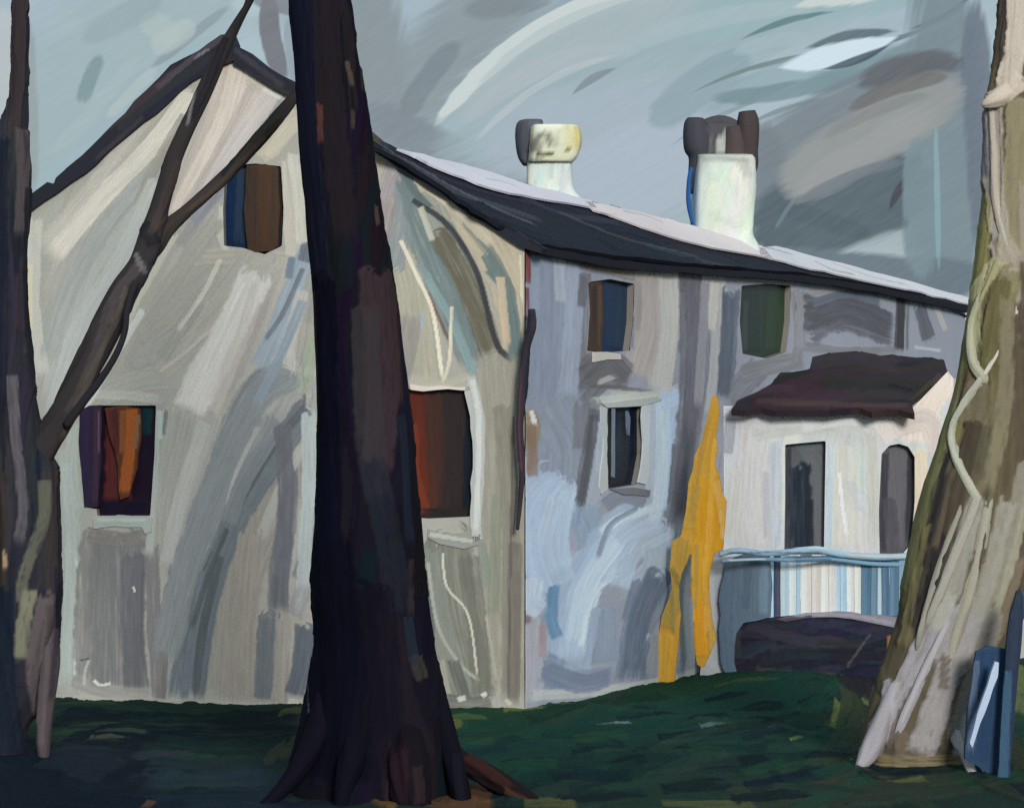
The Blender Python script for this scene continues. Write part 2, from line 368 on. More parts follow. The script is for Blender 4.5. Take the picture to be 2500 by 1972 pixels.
# ------------------------------------------------------------------ round things: trunks, limbs, roots, pipes, stacks
def at(x, y, Y): return np.array([CX*0+(x-CX)/F*Y, Y, EYE+(HY-y)/F*Y])
def sweep(name, pts, base, parent=None, mat=None, paint=None, around=72, seg=None, flat=1.0, power=2.0, bump=.05, relief=.02, cap=True, upright=False, buttress=0.):
    """pts: (x, y, width, depth) in survey units and metres."""
    P = np.array(pts, float); n = seg or max(3, int(np.hypot(*(P[1:, :2]-P[:-1, :2]).T).sum()/len(P)/6))
    S = spline(P, n); m = len(S); Y = S[:, 3]
    Cn = np.stack([(S[:, 0]-CX)/F*Y, Y, EYE+(HY-S[:, 1])/F*Y], 1); R = S[:, 2]/2/F*Y
    T = np.gradient(Cn, axis=0) if not upright else np.tile([0, 0, -1.], (m, 1)); T /= np.linalg.norm(T, axis=1)[:, None]
    A = np.array([0, 1., 0])-T*T[:, 1:2]; A /= np.linalg.norm(A, axis=1)[:, None]; Bv = np.cross(A, T)
    th = np.linspace(0, 2*np.pi, around, endpoint=False); ct, st = np.cos(th), np.sin(th)
    if power != 2:
        f = (np.abs(ct)**power+np.abs(st)**power)**(-1/power); ct, st = ct*f, st*f
    s0 = random.random()*90; cum = np.concatenate([[0], np.cumsum(np.linalg.norm(np.diff(Cn, axis=0), axis=1))])
    gx = np.cos(th)[None]*2.2+s0+0*cum[:, None]; gy = np.sin(th)[None]*2.2+cum[:, None]*1.1/max(R.mean()*2, .05)*.5
    b = 1+bump*2*(noise(gx, gy)-.5)+bump*(noise(gx*3, gy*2.5)-.5)
    if buttress:
        k = sstep(1300, 1690, S[:, 1])[:, None]; b = b*(1+buttress*k*(np.cos(th*6+.6)+.5*np.cos(th*11+2))[None])
    V = (Cn[:, None]+Bv[:, None]*(ct*b*R[:, None])[..., None]+A[:, None]*(st*b*R[:, None]*flat)[..., None])
    nrm = (V-Cn[:, None]); nrm /= np.maximum(np.linalg.norm(nrm, axis=2), 1e-6)[..., None]
    V = V.reshape(-1, 3); nrm = nrm.reshape(-1, 3); Y0 = Y.mean()
    c = Coat(np.stack([CX+F*V[:, 0]/Y0, HY-F*(V[:, 2]-EYE)/Y0], 1), base, lambda q: q, seed=random.randint(0, 999))
    if paint: paint(c)
    V = V+nrm*(c.H*relief)[:, None]
    I = np.arange(m*around).reshape(m, around); J = np.roll(I, -1, 1)
    Q = np.stack([I[:-1], J[:-1], J[1:], I[1:]], -1).reshape(-1, 4); tris = []
    C = c.C
    if cap:
        V = np.vstack([V, Cn[:1], Cn[-1:]]); C = np.vstack([C, C[:around].mean(0), C[-around:].mean(0)])
        for i in range(around):
            j = (i+1) % around; tris += [[m*around, j, i], [m*around+1, I[-1, i], I[-1, j]]]
    return make(name, V, Q, C, mat or BARK, parent, True, tris)
def sil(rows, Y, lift=0.): return [((l+r)/2, y, r-l, Y+lift) for y, l, r in rows]

# ================================================================== the place
# ---- plan of the house
Cx, Cy = .168, 36.7; Lx, Ly = -6.48, 38.1; Fx, Fy = 8.67, 54.3; EAVE = 6.0
g = np.array([Cx-Lx, Cy-Ly, 0]); gl = np.linalg.norm(g); g /= gl
dv_ = np.array([Fx-Cx, Fy-Cy, 0]); dl = np.linalg.norm(dv_); dv_ /= dl
UP = np.array([0, 0, 1.])
GAB = Plane(((Cx+Lx)/2, (Cy+Ly)/2, 3.), g, UP)
SIDE = Plane(np.array([Cx, Cy, 3.])+dv_*4, dv_, UP)
FRONTN = GAB.Nn
S0 = np.array([3.2, 42.99, 0]); PORCH = Plane(S0+g*1.4+UP*2.5, g, UP)

# ---- ground
def ground():
    xs = np.unique(np.concatenate([np.linspace(-900, -12, 26), np.linspace(-12, -7.2, 20), np.linspace(-7.2, 8.2, 760), np.linspace(8.2, 14, 30), np.linspace(14, 900, 26)]))
    ys = np.unique(np.concatenate([np.linspace(-300, 22, 16), np.linspace(22, 25.5, 12), np.linspace(25.5, 45, 420), np.linspace(45, 60, 40), np.linspace(60, 2500, 40)]))
    gx, gy = np.meshgrid(xs, ys); X, Y = gx.ravel(), gy.ravel()
    KX, KY = 185., 17.
    conv = lambda q: np.stack([(q[:, 0]-CX)*EYE/(q[:, 1]-HY)*KX, -EYE*F/(q[:, 1]-HY)*KY], 1)
    c = Coat(np.stack([X*KX, -Y*KY], 1), (34, 50, 44), conv, 3, .2)
    dk, dk2, gr, gr2, ol, bl = (22, 34, 40), (14, 24, 33), (31, 62, 48), (36, 60, 46), (62, 72, 52), (34, 46, 58)
    c.scatter(120, -200, 1450, 2300, 1700, 2, (120, 420), (14, 34), [gr, dk, gr2, (40, 58, 50)], .7, .5, .25)
    # left of the big trunk
    for y, x0, x1, w, col in [(1500, 110, 640, 44, (24, 42, 38)), (1520, 120, 640, 40, (14, 26, 32)), (1550, 200, 640, 30, dk2), (1560, 150, 420, 26, (16, 26, 36)),
                              (1575, 330, 640, 26, (24, 40, 40)), (1600, 120, 400, 24, (46, 52, 58)), (1620, 300, 640, 26, (30, 44, 50)), (1640, 0, 330, 36, dk), (1660, 60, 640, 34, (38, 50, 60)), (1690, -60, 560, 34, dk), (1700, 150, 620, 30, (30, 42, 54)), (1712, -60, 400, 30, (22, 32, 44))]:
        c.stroke([(x0, y), ((x0+x1)/2, y+6), (x1, y+2)], w, col, .85, .4)
    for x, y, l, w, col in [(180, 1494, 60, 10, (42, 66, 46)), (560, 1490, 70, 10, (40, 60, 42)), (620, 1510, 20, 16, (70, 78, 48)), (225, 1572, 34, 14, (74, 82, 66)), (260, 1555, 50, 8, (60, 70, 60)), (200, 1535, 50, 10, (52, 62, 52)), (610, 1590, 16, 40, (62, 64, 52)), (380, 1630, 70, 8, (44, 52, 58)), (150, 1650, 60, 10, (46, 50, 56)), (470, 1640, 50, 8, (44, 48, 54)), (640, 1680, 60, 12, (50, 60, 70))]:
        c.stroke([(x-l, y), (x, y-4), (x+l, y)], w, col, .7, .5, spindle=.7)
    # right lawn
    for pts, w, col in [([(960, 1530), (1150, 1500), (1400, 1470), (1560, 1440), (1720, 1425)], 60, (33, 64, 46)),
                        ([(980, 1560), (1200, 1545), (1500, 1500), (1750, 1470)], 70, (28, 62, 52)),
                        ([(990, 1600), (1200, 1600), (1500, 1570), (1760, 1540)], 60, (27, 58, 52)),
                        ([(1080, 1650), (1300, 1640), (1560, 1620), (1800, 1600)], 60, (24, 48, 46)),
                        ([(1150, 1695), (1400, 1690), (1700, 1670), (1900, 1650)], 60, (38, 56, 48)),
                        ([(1120, 1525), (1250, 1490), (1420, 1475)], 26, (26, 50, 40)),
                        ([(1470, 1425), (1600, 1430), (1740, 1440)], 26, (40, 66, 50)),
                        ([(1760, 1560), (1800, 1500), (1780, 1470)], 36, (62, 70, 50)), ([(1740, 1640), (1820, 1560), (1840, 1500)], 46, (52, 60, 46)),
                        ([(1830, 1495), (1870, 1470)], 14, (104, 112, 66)), ([(1770, 1490), (1760, 1550)], 9, (108, 116, 70)),
                        ([(1750, 1440), (1800, 1460)], 10, (110, 118, 66)),
                        ([(1560, 1700), (1800, 1680), (2040, 1650)], 40, (50, 58, 48)), ([(1800, 1610), (1850, 1640), (1960, 1650)], 10, (96, 98, 60)),
                        ([(1400, 1705), (1600, 1706)], 9, (78, 84, 56)), ([(2040, 1500), (2110, 1560), (2170, 1640)], 60, (52, 56, 42)),
                        ([(2130, 1400), (2160, 1460), (2170, 1520)], 44, (104, 112, 74)), ([(2080, 1650), (2165, 1690)], 40, (48, 54, 46))]:
        c.stroke(pts, w, col, .9, .4)
    for x, y, l, w in [(1610, 1500, 50, 13), (1580, 1535, 60, 13), (1540, 1480, 44, 9), (1730, 1490, 30, 12), (1820, 1470, 22, 10), (1470, 1560, 70, 12), (1720, 1560, 50, 11), (1400, 1590, 60, 13), (1250, 1590, 34, 10), (1560, 1620, 70, 12), (1330, 1620, 40, 12), (1175, 1650, 40, 11), (1280, 1690, 90, 14), (1480, 1670, 70, 12), (1690, 1640, 50, 12), (1640, 1690, 80, 12), (1500, 1520, 40, 9), (1760, 1600, 50, 12), (1900, 1640, 70, 12), (1930, 1625, 90, 26), (1370, 1520, 60, 8), (2090, 1620, 30, 30), (1620, 1660, 40, 8)]:
        c.stroke([(x-l, y+5), (x, y-2), (x+l, y-6)], w*1.2, (19, 31, 38), .8, .5, spindle=.55)
    for x, y, l, w, col in [(1300, 1535, 34, 5, (110, 126, 128)), (1685, 1566, 12, 7, (130, 140, 84)), (1580, 1462, 70, 5, (60, 78, 48)), (1510, 1540, 26, 7, (92, 112, 108)), (1650, 1545, 24, 6, (66, 84, 76)), (960, 1540, 18, 26, (96, 104, 58)), (1110, 1500, 40, 10, (98, 108, 58)), (990, 1520, 40, 12, (70, 92, 56)), (1180, 1490, 80, 6, (72, 88, 60))]:
        c.stroke([(x-l, y+2), (x, y-1), (x+l, y-2)], w, col, .85, .3, spindle=.8)
    c.scatter(60, 960, 1480, 1800, 1690, 8, (60, 200), (8, 18), [(26, 56, 48), (34, 66, 50), (20, 38, 42), (44, 66, 52)], .55, .6, .3)
    for y in (1590, 1630, 1670, 1705): c.stroke([(-60, y), (120, y+4), (300, y+8)], 44, (19, 28, 38), .85, .4)
    c.stroke([(-40, 1600), (40, 1640), (60, 1700)], 70, (20, 30, 40), .9); c.stroke([(-20, 1560), (70, 1610)], 40, (24, 34, 42), .85); c.stroke([(110, 1600), (240, 1640)], 40, (34, 44, 52), .7)
    # bare earth and last leaves between the roots
    for pts, w, col in [([(770, 1650), (850, 1690)], 40, (112, 82, 52)), ([(880, 1650), (930, 1655)], 44, (118, 80, 44)), ([(960, 1680), (1040, 1692)], 26, (96, 66, 44)), ([(1110, 1700), (1220, 1706)], 10, (80, 82, 52)), ([(775, 1655), (800, 1662)], 30, (138, 88, 40)), ([(735, 1646), (745, 1650)], 18, (120, 76, 42)), ([(305, 1700), (325, 1704)], 9, (92, 66, 52)), ([(900, 1690), (1010, 1706)], 20, (92, 66, 50))]:
        c.stroke(pts, w, col, .9, .5)
    for pts, w in [([(1770, 1436), (1840, 1440)], 40), ([(1790, 1440), (1812, 1486)], 50), ([(1830, 1440), (1815, 1480)], 50)]: c.stroke(pts, w, (44, 40, 46), .95, .2)  # dark lobe on the grass at the foot of the terrace wall
    lump = (noise(X*.9, Y*.9)-.5)*.10+(noise(X*3.1+9, Y*1.6)-.5)*.05
    near = np.exp(-(np.maximum(0, np.abs(X)-14)/20)**2)
    far = (noise(X/60+5, Y/60)-.5)*3*sstep(60, 200, Y+np.maximum(0, np.abs(X)-20))
    mound = .17*np.exp(-((X-3.9)/1.3)**2-((Y-40.1)/1.6)**2)+.10*np.exp(-((X-5.2)/.9)**2-((Y-38.)/2.)**2)
    Z = lump*near*.7+c.H*.05+far+mound
    I = np.arange(len(xs)*len(ys)).reshape(len(ys), len(xs))
    Q = np.stack([I[:-1, :-1], I[:-1, 1:], I[1:, 1:], I[1:, :-1]], -1).reshape(-1, 4)
    o = make('ground', np.stack([X, Y, Z], 1), Q, c.C, GRASS); o['kind'] = 'structure'
    return o
GAIN[0] = .76; ground(); GAIN[0] = .84

# ---- house
house = thing('house', 'old limewashed house with a dark gabled roof, two white chimneys and a porch', 'house', (Cx, Cy, 0))
W1 = [(478, 352), (540, 346), (594, 352), (600, 440), (596, 520), (560, 538), (512, 524), (474, 520), (472, 440)]
W2 = [(168, 868), (190, 857), (330, 857), (327, 960), (318, 1090), (206, 1090), (204, 1076), (178, 1072), (172, 990)]
W3 = [(850, 822), (1000, 822), (1002, 950), (994, 1092), (905, 1096), (850, 1092)]
def paint_gable(c):
    warm, mid, pale, cool, dk = (180, 174, 163), (163, 162, 157), (196, 192, 186), (150, 157, 163), (128, 131, 134)
    c.scatter(40, 60, 420, 680, 1480, 62, (200, 420), (30, 70), [mid, (152, 154, 152), (168, 166, 160), (160, 158, 152)], .5, .5, .18)
    S = c.stroke
    # between the left trunk and the first limb
    S([(470, 110), (300, 330), (110, 560)], 120, (186, 181, 172), .9)
    S([(455, 150), (330, 330), (250, 470)], 60, (178, 172, 160), .8, col2=(160, 155, 145))
    S([(420, 180), (250, 390), (100, 640)], 60, (168, 165, 158), .85)
    S([(330, 320), (200, 500), (120, 690)], 70, (160, 160, 156), .85)
    S([(400, 200), (300, 330), (115, 540)], 34, (200, 193, 184), .9, .4)
    S([(300, 400), (170, 600), (110, 860)], 60, (172, 174, 171), .8)
    S([(75, 470), (68, 640), (90, 800)], 34, (196, 194, 186), .85)
    S([(62, 560), (62, 700)], 14, (212, 200, 170), .8)
    S([(260, 540), (180, 700), (110, 880)], 40, (176, 182, 180), .8)
    S([(330, 420), (240, 610), (180, 740)], 46, (170, 172, 170), .7)
    S([(320, 480), (270, 580), (240, 640)], 12, (204, 204, 196), .9, .2)
    S([(290, 600), (230, 680), (130, 860)], 26, (190, 195, 194), .8)
    S([(200, 770), (130, 880), (85, 930)], 20, (196, 202, 202), .9, .3)
    # between the limbs
    S([(500, 130), (470, 260), (360, 480)], 110, (190, 178, 168), .9)
    S([(560, 190), (470, 330), (380, 480)], 46, (196, 186, 182), .85)
    S([(520, 160), (430, 330), (370, 460)], 30, (206, 196, 186), .8, .4)
    S([(600, 215), (520, 320), (390, 490)], 50, (160, 158, 162), .85, col2=(140, 142, 148))
    S([(585, 240), (500, 350), (430, 430)], 20, (118, 120, 126), .8)
    S([(480, 140), (520, 165), (555, 190)], 24, (186, 176, 162), .9)
    S([(445, 180), (410, 300), (350, 440)], 20, (170, 165, 158), .7)
    # round the attic window
    S([(620, 240), (540, 330)], 60, (188, 180, 164), .95)
    S([(625, 340), (630, 560), (640, 760)], 60, (190, 184, 172), .95)
    S([(450, 440), (400, 540), (350, 620)], 60, (172, 168, 160), .9)
    S([(460, 410), (380, 520)], 24, (150, 148, 148), .7)
    S([(420, 545), (540, 545), (640, 560)], 36, (178, 172, 160), .9)
    S([(560, 540), (420, 720), (330, 790)], 110, (168, 165, 158), .9)
    S([(470, 440), (465, 500), (480, 530)], 14, (200, 196, 186), .8)
    S([(620, 350), (632, 440), (645, 520)], 24, (170, 172, 176), .7)
    S([(300, 700), (450, 560)], 50, (165, 163, 156), .7)
    S([(360, 500), (280, 640), (250, 720)], 30, (192, 190, 176), .8)
    S([(230, 830), (330, 800), (440, 810)], 50, (170, 170, 163), .9)
    S([(290, 770), (380, 700), (450, 640)], 40, (164, 163, 158), .8)
    S([(340, 785), (420, 720), (520, 620)], 7, (192, 184, 174), .8, .3)
    S([(440, 640), (410, 700), (390, 740)], 8, (196, 188, 176), .8, .3)
    S([(465, 550), (430, 620), (375, 700)], 10, (198, 192, 182), .8, .3)
    S([(480, 700), (400, 790), (330, 860)], 50, (172, 170, 164), .7)
    # pale sweep and the grey-blue ones
    S([(540, 590), (470, 720), (395, 870)], 74, (203, 199, 194), .95, .4, .05)
    S([(535, 585), (520, 680), (440, 880)], 40, (192, 186, 178), .7)
    S([(635, 560), (560, 760), (470, 960)], 70, (178, 174, 166), .8)
    S([(650, 530), (610, 660), (560, 780)], 46, (150, 160, 172), .9, .4)
    S([(655, 515), (640, 560), (622, 600)], 34, (104, 110, 120), .85, .3)
    S([(645, 560), (610, 650), (540, 760)], 12, (110, 116, 126), .7)
    S([(620, 545), (612, 580)], 16, (118, 132, 148), .8)
    S([(630, 620), (600, 730), (590, 780)], 40, (176, 176, 172), .85)
    S([(648, 760), (646, 810)], 16, (70, 74, 78), .9, .3)
    S([(640, 830), (560, 1000), (450, 1160), (350, 1330)], 80, (150, 151, 150), .85)
    S([(610, 790), (540, 830), (460, 1000), (400, 1180), (350, 1400)], 70, (128, 132, 136), .95)
    S([(560, 880), (500, 1020), (440, 1160)], 50, (132, 135, 140), .85)
    S([(645, 870), (570, 990), (500, 1100), (440, 1280), (410, 1460)], 60, (112, 119, 125), .95)
    S([(640, 850), (560, 960), (500, 1060)], 18, (104, 106, 112), .85, .3)
    S([(540, 900), (500, 990), (490, 1060)], 8, (172, 172, 168), .8)
    S([(440, 880), (400, 1020), (370, 1160)], 60, (168, 166, 162), .8)
    S([(400, 860), (370, 1000), (340, 1200)], 40, (160, 158, 154), .8)
    S([(345, 880), (330, 960), (322, 1180)], 24, (158, 158, 152), .8)
    S([(352, 870), (345, 920)], 10, (100, 100, 98), .7)
    # lower part
    S([(640, 940), (560, 1090), (500, 1250), (480, 1480)], 110, (150, 145, 139), .9)
    S([(520, 1100), (510, 1300), (500, 1485)], 80, (152, 146, 139), .9)
    S([(460, 1180), (410, 1300), (375, 1480)], 48, (104, 114, 121), .95)
    S([(500, 1080), (440, 1220), (400, 1470)], 36, (122, 129, 134), .9)
    S([(470, 1190), (440, 1330), (420, 1480)], 24, (90, 97, 102), .9)
    S([(395, 1190), (360, 1330), (350, 1440)], 22, (146, 146, 146), .8)
    S([(480, 1100), (430, 1210)], 7, (86, 90, 92), .8, .2)
    S([(600, 900), (610, 1060), (590, 1220), (590, 1300)], 46, (112, 113, 120), .9)
    S([(605, 950), (600, 1180)], 10, (84, 84, 92), .8)
    S([(570, 1300), (560, 1480)], 46, (110, 115, 122), .9)
    S([(600, 1310), (590, 1490)], 40, (156, 150, 143), .9)
    S([(650, 870), (655, 1040), (640, 1250)], 36, (168, 174, 174), .92)
    S([(640, 1080), (630, 1300)], 16, (184, 190, 190), .7)
    S([(645, 1330), (640, 1410), (620, 1470)], 46, (105, 110, 118), .92, .25)
    S([(646, 800), (640, 900), (640, 1000)], 7, (90, 88, 88), .8)
    S([(665, 560), (662, 800)], 14, (196, 196, 190), .8)
    # under the lower left window
    S([(140, 960), (150, 1160), (135, 1300), (140, 1470)], 40, (166, 172, 167), .92)
    S([(160, 1180), (172, 1240), (160, 1330), (160, 1450)], 7, (204, 208, 204), .9, .2)
    S([(205, 1140), (192, 1300), (190, 1450)], 76, (132, 130, 128), .92)
    S([(250, 1150), (250, 1300), (250, 1460)], 120, (118, 117, 119), .95)
    S([(285, 1180), (280, 1320), (290, 1460)], 54, (102, 102, 108), .88)
    S([(322, 1160), (327, 1320), (337, 1480)], 34, (124, 121, 124), .88)
    S([(360, 1250), (340, 1400), (335, 1485)], 24, (150, 146, 143), .8)
    S([(190, 1130), (260, 1140), (320, 1130)], 36, (128, 122, 118), .85)
    S([(345, 1380), (340, 1480)], 26, (112, 110, 110), .8)
    S([(160, 1440), (240, 1465), (320, 1470)], 30, (150, 148, 143), .85)
    S([(170, 1395), (190, 1392)], 4, (80, 80, 78), .8); S([(188, 1396), (180, 1420), (178, 1450)], 7, (178, 182, 178), .8)
    S([(200, 1438), (212, 1448), (235, 1444)], 6, (216, 216, 210), .9); S([(283, 1240), (285, 1252)], 5, (222, 222, 216), .9)
    S([(150, 870), (160, 840), (240, 835), (340, 845)], 20, (184, 184, 176), .9)
    S([(155, 900), (150, 1000), (165, 1080)], 26, (170, 176, 172), .85)
    S([(338, 870), (336, 930)], 16, (180, 196, 196), .8)
    S([(70, 1000), (90, 1200)], 60, (120, 124, 112), .7)
    S([(120, 1478), (300, 1482), (640, 1500)], 14, (166, 162, 152), .8)
    S([(610, 1482), (640, 1486)], 12, (196, 196, 186), .9)
    # right of the big trunk
    S([(790, 320), (850, 420), (870, 820)], 110, (184, 176, 158), .95)
    S([(820, 340), (960, 430), (1100, 540)], 110, (184, 175, 156), .95)
    S([(1090, 540), (1100, 660)], 60, (183, 172, 152), .95)
    S([(1010, 480), (1080, 620), (1100, 760)], 80, (184, 172, 152), .9)
    S([(850, 500), (880, 640), (900, 800)], 80, (168, 165, 150), .9)
    S([(845, 370), (880, 470), (930, 600), (1000, 770)], 60, (122, 134, 134), .92, .4)
    S([(855, 380), (900, 440), (960, 500)], 26, (108, 122, 124), .85)
    S([(900, 420), (960, 540), (1020, 720)], 60, (150, 152, 142), .9, .45)
    S([(930, 500), (985, 600), (1040, 740)], 56, (112, 107, 92), .92, .4)
    S([(930, 470), (1000, 570), (1045, 720)], 24, (134, 128, 110), .7)
    S([(880, 430), (950, 480), (1010, 580), (1050, 730), (1080, 760)], 11, (74, 75, 78), .9, .3)
    S([(890, 560), (940, 640), (1000, 790)], 20, (132, 152, 152), .85)
    S([(905, 620), (950, 720)], 7, (112, 82, 62), .75)
    S([(870, 450), (900, 520)], 14, (186, 184, 168), .85)
    S([(848, 510), (880, 580), (915, 660), (935, 800)], 8, (222, 212, 192), .95, .15)
    S([(955, 650), (950, 760), (935, 810)], 7, (214, 206, 184), .9, .15)
    S([(890, 660), (893, 700)], 6, (150, 176, 196), .9); S([(925, 585), (928, 598)], 5, (224, 224, 220), .9)
    S([(1040, 570), (1075, 620), (1095, 760)], 30, (112, 127, 125), .9)
    S([(985, 470), (1050, 560), (1085, 640)], 18, (122, 130, 122), .85)
    S([(1060, 590), (1072, 720)], 16, (192, 174, 150), .9)
    S([(870, 805), (930, 815), (1000, 800)], 24, (178, 174, 160), .9)
    S([(870, 822), (960, 826)], 9, (216, 206, 194), .9)
    S([(1060, 760), (1070, 1000), (1060, 1480)], 110, (150, 146, 134), .92)
    S([(1060, 860), (1080, 1100), (1080, 1490)], 40, (132, 126, 116), .8)
    S([(1050, 1050), (1045, 1300)], 24, (134, 138, 124), .8)
    S([(1090, 1150), (1085, 1490)], 30, (116, 108, 102), .85)
    S([(1085, 880), (1075, 1480)], 5, (88, 84, 80), .7)
    S([(940, 1150), (960, 1300), (1000, 1480)], 110, (122, 122, 112), .95)
    S([(910, 1170), (940, 1350), (990, 1480)], 44, (134, 138, 130), .8)
    S([(990, 1180), (1010, 1340), (1020, 1480)], 44, (112, 112, 104), .8)
    S([(885, 1200), (905, 1300), (900, 1380)], 30, (98, 106, 106), .85)
    S([(905, 1190), (925, 1320), (970, 1400), (1015, 1440)], 7, (172, 172, 164), .8, .2)
    S([(936, 1170), (945, 1240), (990, 1300), (1010, 1430)], 5, (206, 202, 190), .9, .15)
    S([(1028, 1300), (1050, 1440)], 6, (168, 166, 154), .8)
    S([(960, 1400), (985, 1480)], 26, (92, 94, 90), .8)
    S([(930, 1400), (945, 1470)], 20, (166, 160, 148), .8)
    S([(945, 1480), (1000, 1486), (1040, 1478)], 30, (104, 104, 100), .85)
    S([(970, 1478), (985, 1474)], 12, (204, 204, 196), .9); S([(1020, 1470), (1030, 1465)], 10, (212, 208, 196), .9); S([(1070, 1480), (1080, 1490)], 10, (190, 186, 168), .9)
    S([(1100, 540), (1104, 640)], 4, (214, 204, 186), .9)
    S([(1020, 1150), (1030, 1240)], 20, (128, 138, 126), .7)
    # the stretch of wall behind the big trunk
    c.scatter(40, 650, 330, 860, 1470, 78, (160, 420), (22, 56), [(172, 168, 158), (160, 158, 152), (148, 148, 144), (184, 178, 164), (136, 140, 142)], .8, .35, .16)
    c.scatter(14, 660, 900, 880, 1460, 80, (160, 360), (16, 40), [(118, 122, 124), (140, 138, 130), (108, 112, 112)], .8, .35, .12)
    # last, boldest strokes
    B = lambda p, w, c, a=.97, d=.12: S(p, w, c, a, d)
    B([(400, 205), (330, 300), (215, 420), (110, 545)], 44, (204, 198, 188)); B([(350, 340), (250, 450), (160, 590), (100, 760)], 40, (158, 160, 158), .85); B([(390, 250), (330, 350), (290, 440)], 24, (150, 146, 138), .8)
    B([(330, 390), (260, 540), (170, 690), (110, 880)], 44, (178, 181, 178), .85); B([(300, 540), (215, 690), (150, 800)], 30, (164, 167, 167), .85)
    B([(505, 150), (465, 280), (375, 460)], 46, (206, 194, 184), .95); B([(570, 205), (490, 320), (390, 470)], 40, (196, 187, 184), .95); B([(535, 180), (455, 330), (365, 485)], 18, (178, 170, 163), .85); B([(600, 240), (520, 330), (400, 480)], 26, (136, 138, 146), .9); B([(560, 190), (595, 208)], 12, (206, 204, 200), .9)
    B([(620, 260), (560, 330)], 40, (192, 184, 168), .9); B([(620, 330), (632, 420), (640, 520)], 28, (196, 191, 181), .9)
    B([(460, 470), (390, 560), (300, 690)], 40, (162, 160, 153), .85); B([(560, 560), (440, 680), (330, 790)], 60, (172, 169, 161), .85); B([(420, 640), (380, 700), (340, 760)], 30, (158, 156, 150), .8)
    B([(340, 785), (420, 720), (520, 620)], 7, (196, 188, 178), .85); B([(465, 550), (430, 620), (375, 700)], 11, (202, 196, 186), .85)
    B([(538, 590), (480, 710), (400, 872)], 72, (205, 201, 197), .97, .25); B([(540, 600), (510, 700), (450, 850)], 18, (192, 186, 180), .8); B([(515, 600), (450, 740), (410, 840)], 8, (214, 211, 207), .8)
    B([(645, 545), (600, 660), (545, 780)], 42, (152, 162, 174), .95); B([(655, 520), (645, 555)], 36, (102, 108, 118), .95); B([(640, 570), (600, 660), (560, 720)], 12, (106, 112, 122), .85)
    B([(618, 545), (610, 590)], 18, (116, 130, 146), .9); B([(640, 620), (615, 720), (610, 790)], 30, (182, 179, 172), .9)
    B([(600, 800), (540, 850), (470, 990), (400, 1180), (345, 1400)], 62, (136, 140, 143), .95); B([(640, 640), (590, 760), (540, 860)], 22, (138, 150, 162), .9); B([(300, 660), (240, 760), (170, 880)], 16, (204, 206, 204), .85); B([(330, 880), (326, 1000), (316, 1180)], 18, (176, 178, 174), .85); B([(430, 900), (380, 1060), (350, 1200)], 30, (178, 178, 174), .85, .3); B([(640, 940), (590, 1040), (550, 1140)], 22, (172, 172, 166), .85); B([(140, 980), (150, 1160), (138, 1440)], 26, (174, 182, 178), .92, .3); B([(210, 1180), (200, 1330)], 40, (122, 122, 122), .8, .3); B([(545, 905), (500, 1000), (478, 1080)], 9, (170, 170, 168), .9)
    B([(640, 880), (570, 985), (500, 1100), (440, 1270), (405, 1465)], 54, (108, 116, 123), .95); B([(645, 862), (570, 955), (510, 1055)], 18, (92, 95, 101), .9); B([(590, 900), (520, 1010), (480, 1110)], 36, (128, 133, 138), .9)
    B([(480, 1120), (440, 1220), (405, 1330)], 12, (86, 92, 96), .85); B([(465, 1180), (430, 1330), (412, 1470)], 20, (86, 93, 98), .9)
    B([(598, 905), (606, 1060), (588, 1290)], 36, (106, 107, 114), .95); B([(652, 880), (652, 1040), (640, 1250)], 30, (172, 179, 180), .95); B([(646, 1330), (640, 1400), (622, 1470)], 44, (98, 104, 113), .95)
    B([(565, 1310), (556, 1480)], 40, (112, 116, 122), .9); B([(530, 1130), (515, 1300), (505, 1478)], 56, (154, 147, 140), .9)
    B([(860, 390), (890, 480), (940, 600), (1005, 770)], 44, (116, 129, 131), .97, .25); B([(848, 360), (890, 420), (950, 480), (1000, 560)], 16, (98, 110, 112), .9); B([(915, 440), (970, 560), (1030, 730)], 34, (150, 152, 143), .92, .3)
    B([(930, 500), (985, 600), (1040, 750)], 46, (104, 99, 85), .95, .3); B([(875, 425), (945, 475), (1008, 575), (1048, 720), (1085, 765)], 12, (62, 64, 68), .95); B([(905, 590), (955, 680), (1005, 795)], 18, (134, 156, 158), .92)
    B([(1030, 540), (1070, 620), (1092, 760)], 28, (104, 120, 120), .95); B([(980, 450), (1045, 540), (1085, 620)], 16, (112, 122, 116), .9); B([(890, 440), (915, 510)], 14, (192, 190, 176), .9); B([(880, 380), (960, 440), (1040, 520)], 18, (196, 186, 166), .9); B([(1058, 590), (1072, 730)], 18, (196, 178, 154), .92)
    B([(848, 510), (880, 580), (915, 660), (935, 800)], 8, (228, 219, 200), .97); B([(955, 650), (950, 760), (935, 810)], 7, (214, 206, 184), .9)
GAIN[0] = .88; TINT[0] = np.array([.985, 1.0, .985])
gout = [(60, 440), (250, 285), (420, 145), (478, 96), (500, 110), (625, 205), (790, 312), (1010, 452), (1109, 520), (1109, 1512), (700, 1506), (128, 1496), (60, 1500)]
panel('gable_wall', GAB, gout, (166, 163, 156), house, PLASTER, paint_gable, res=2.4, holes=(W1, W2, W3), relief=.012, amp=0)

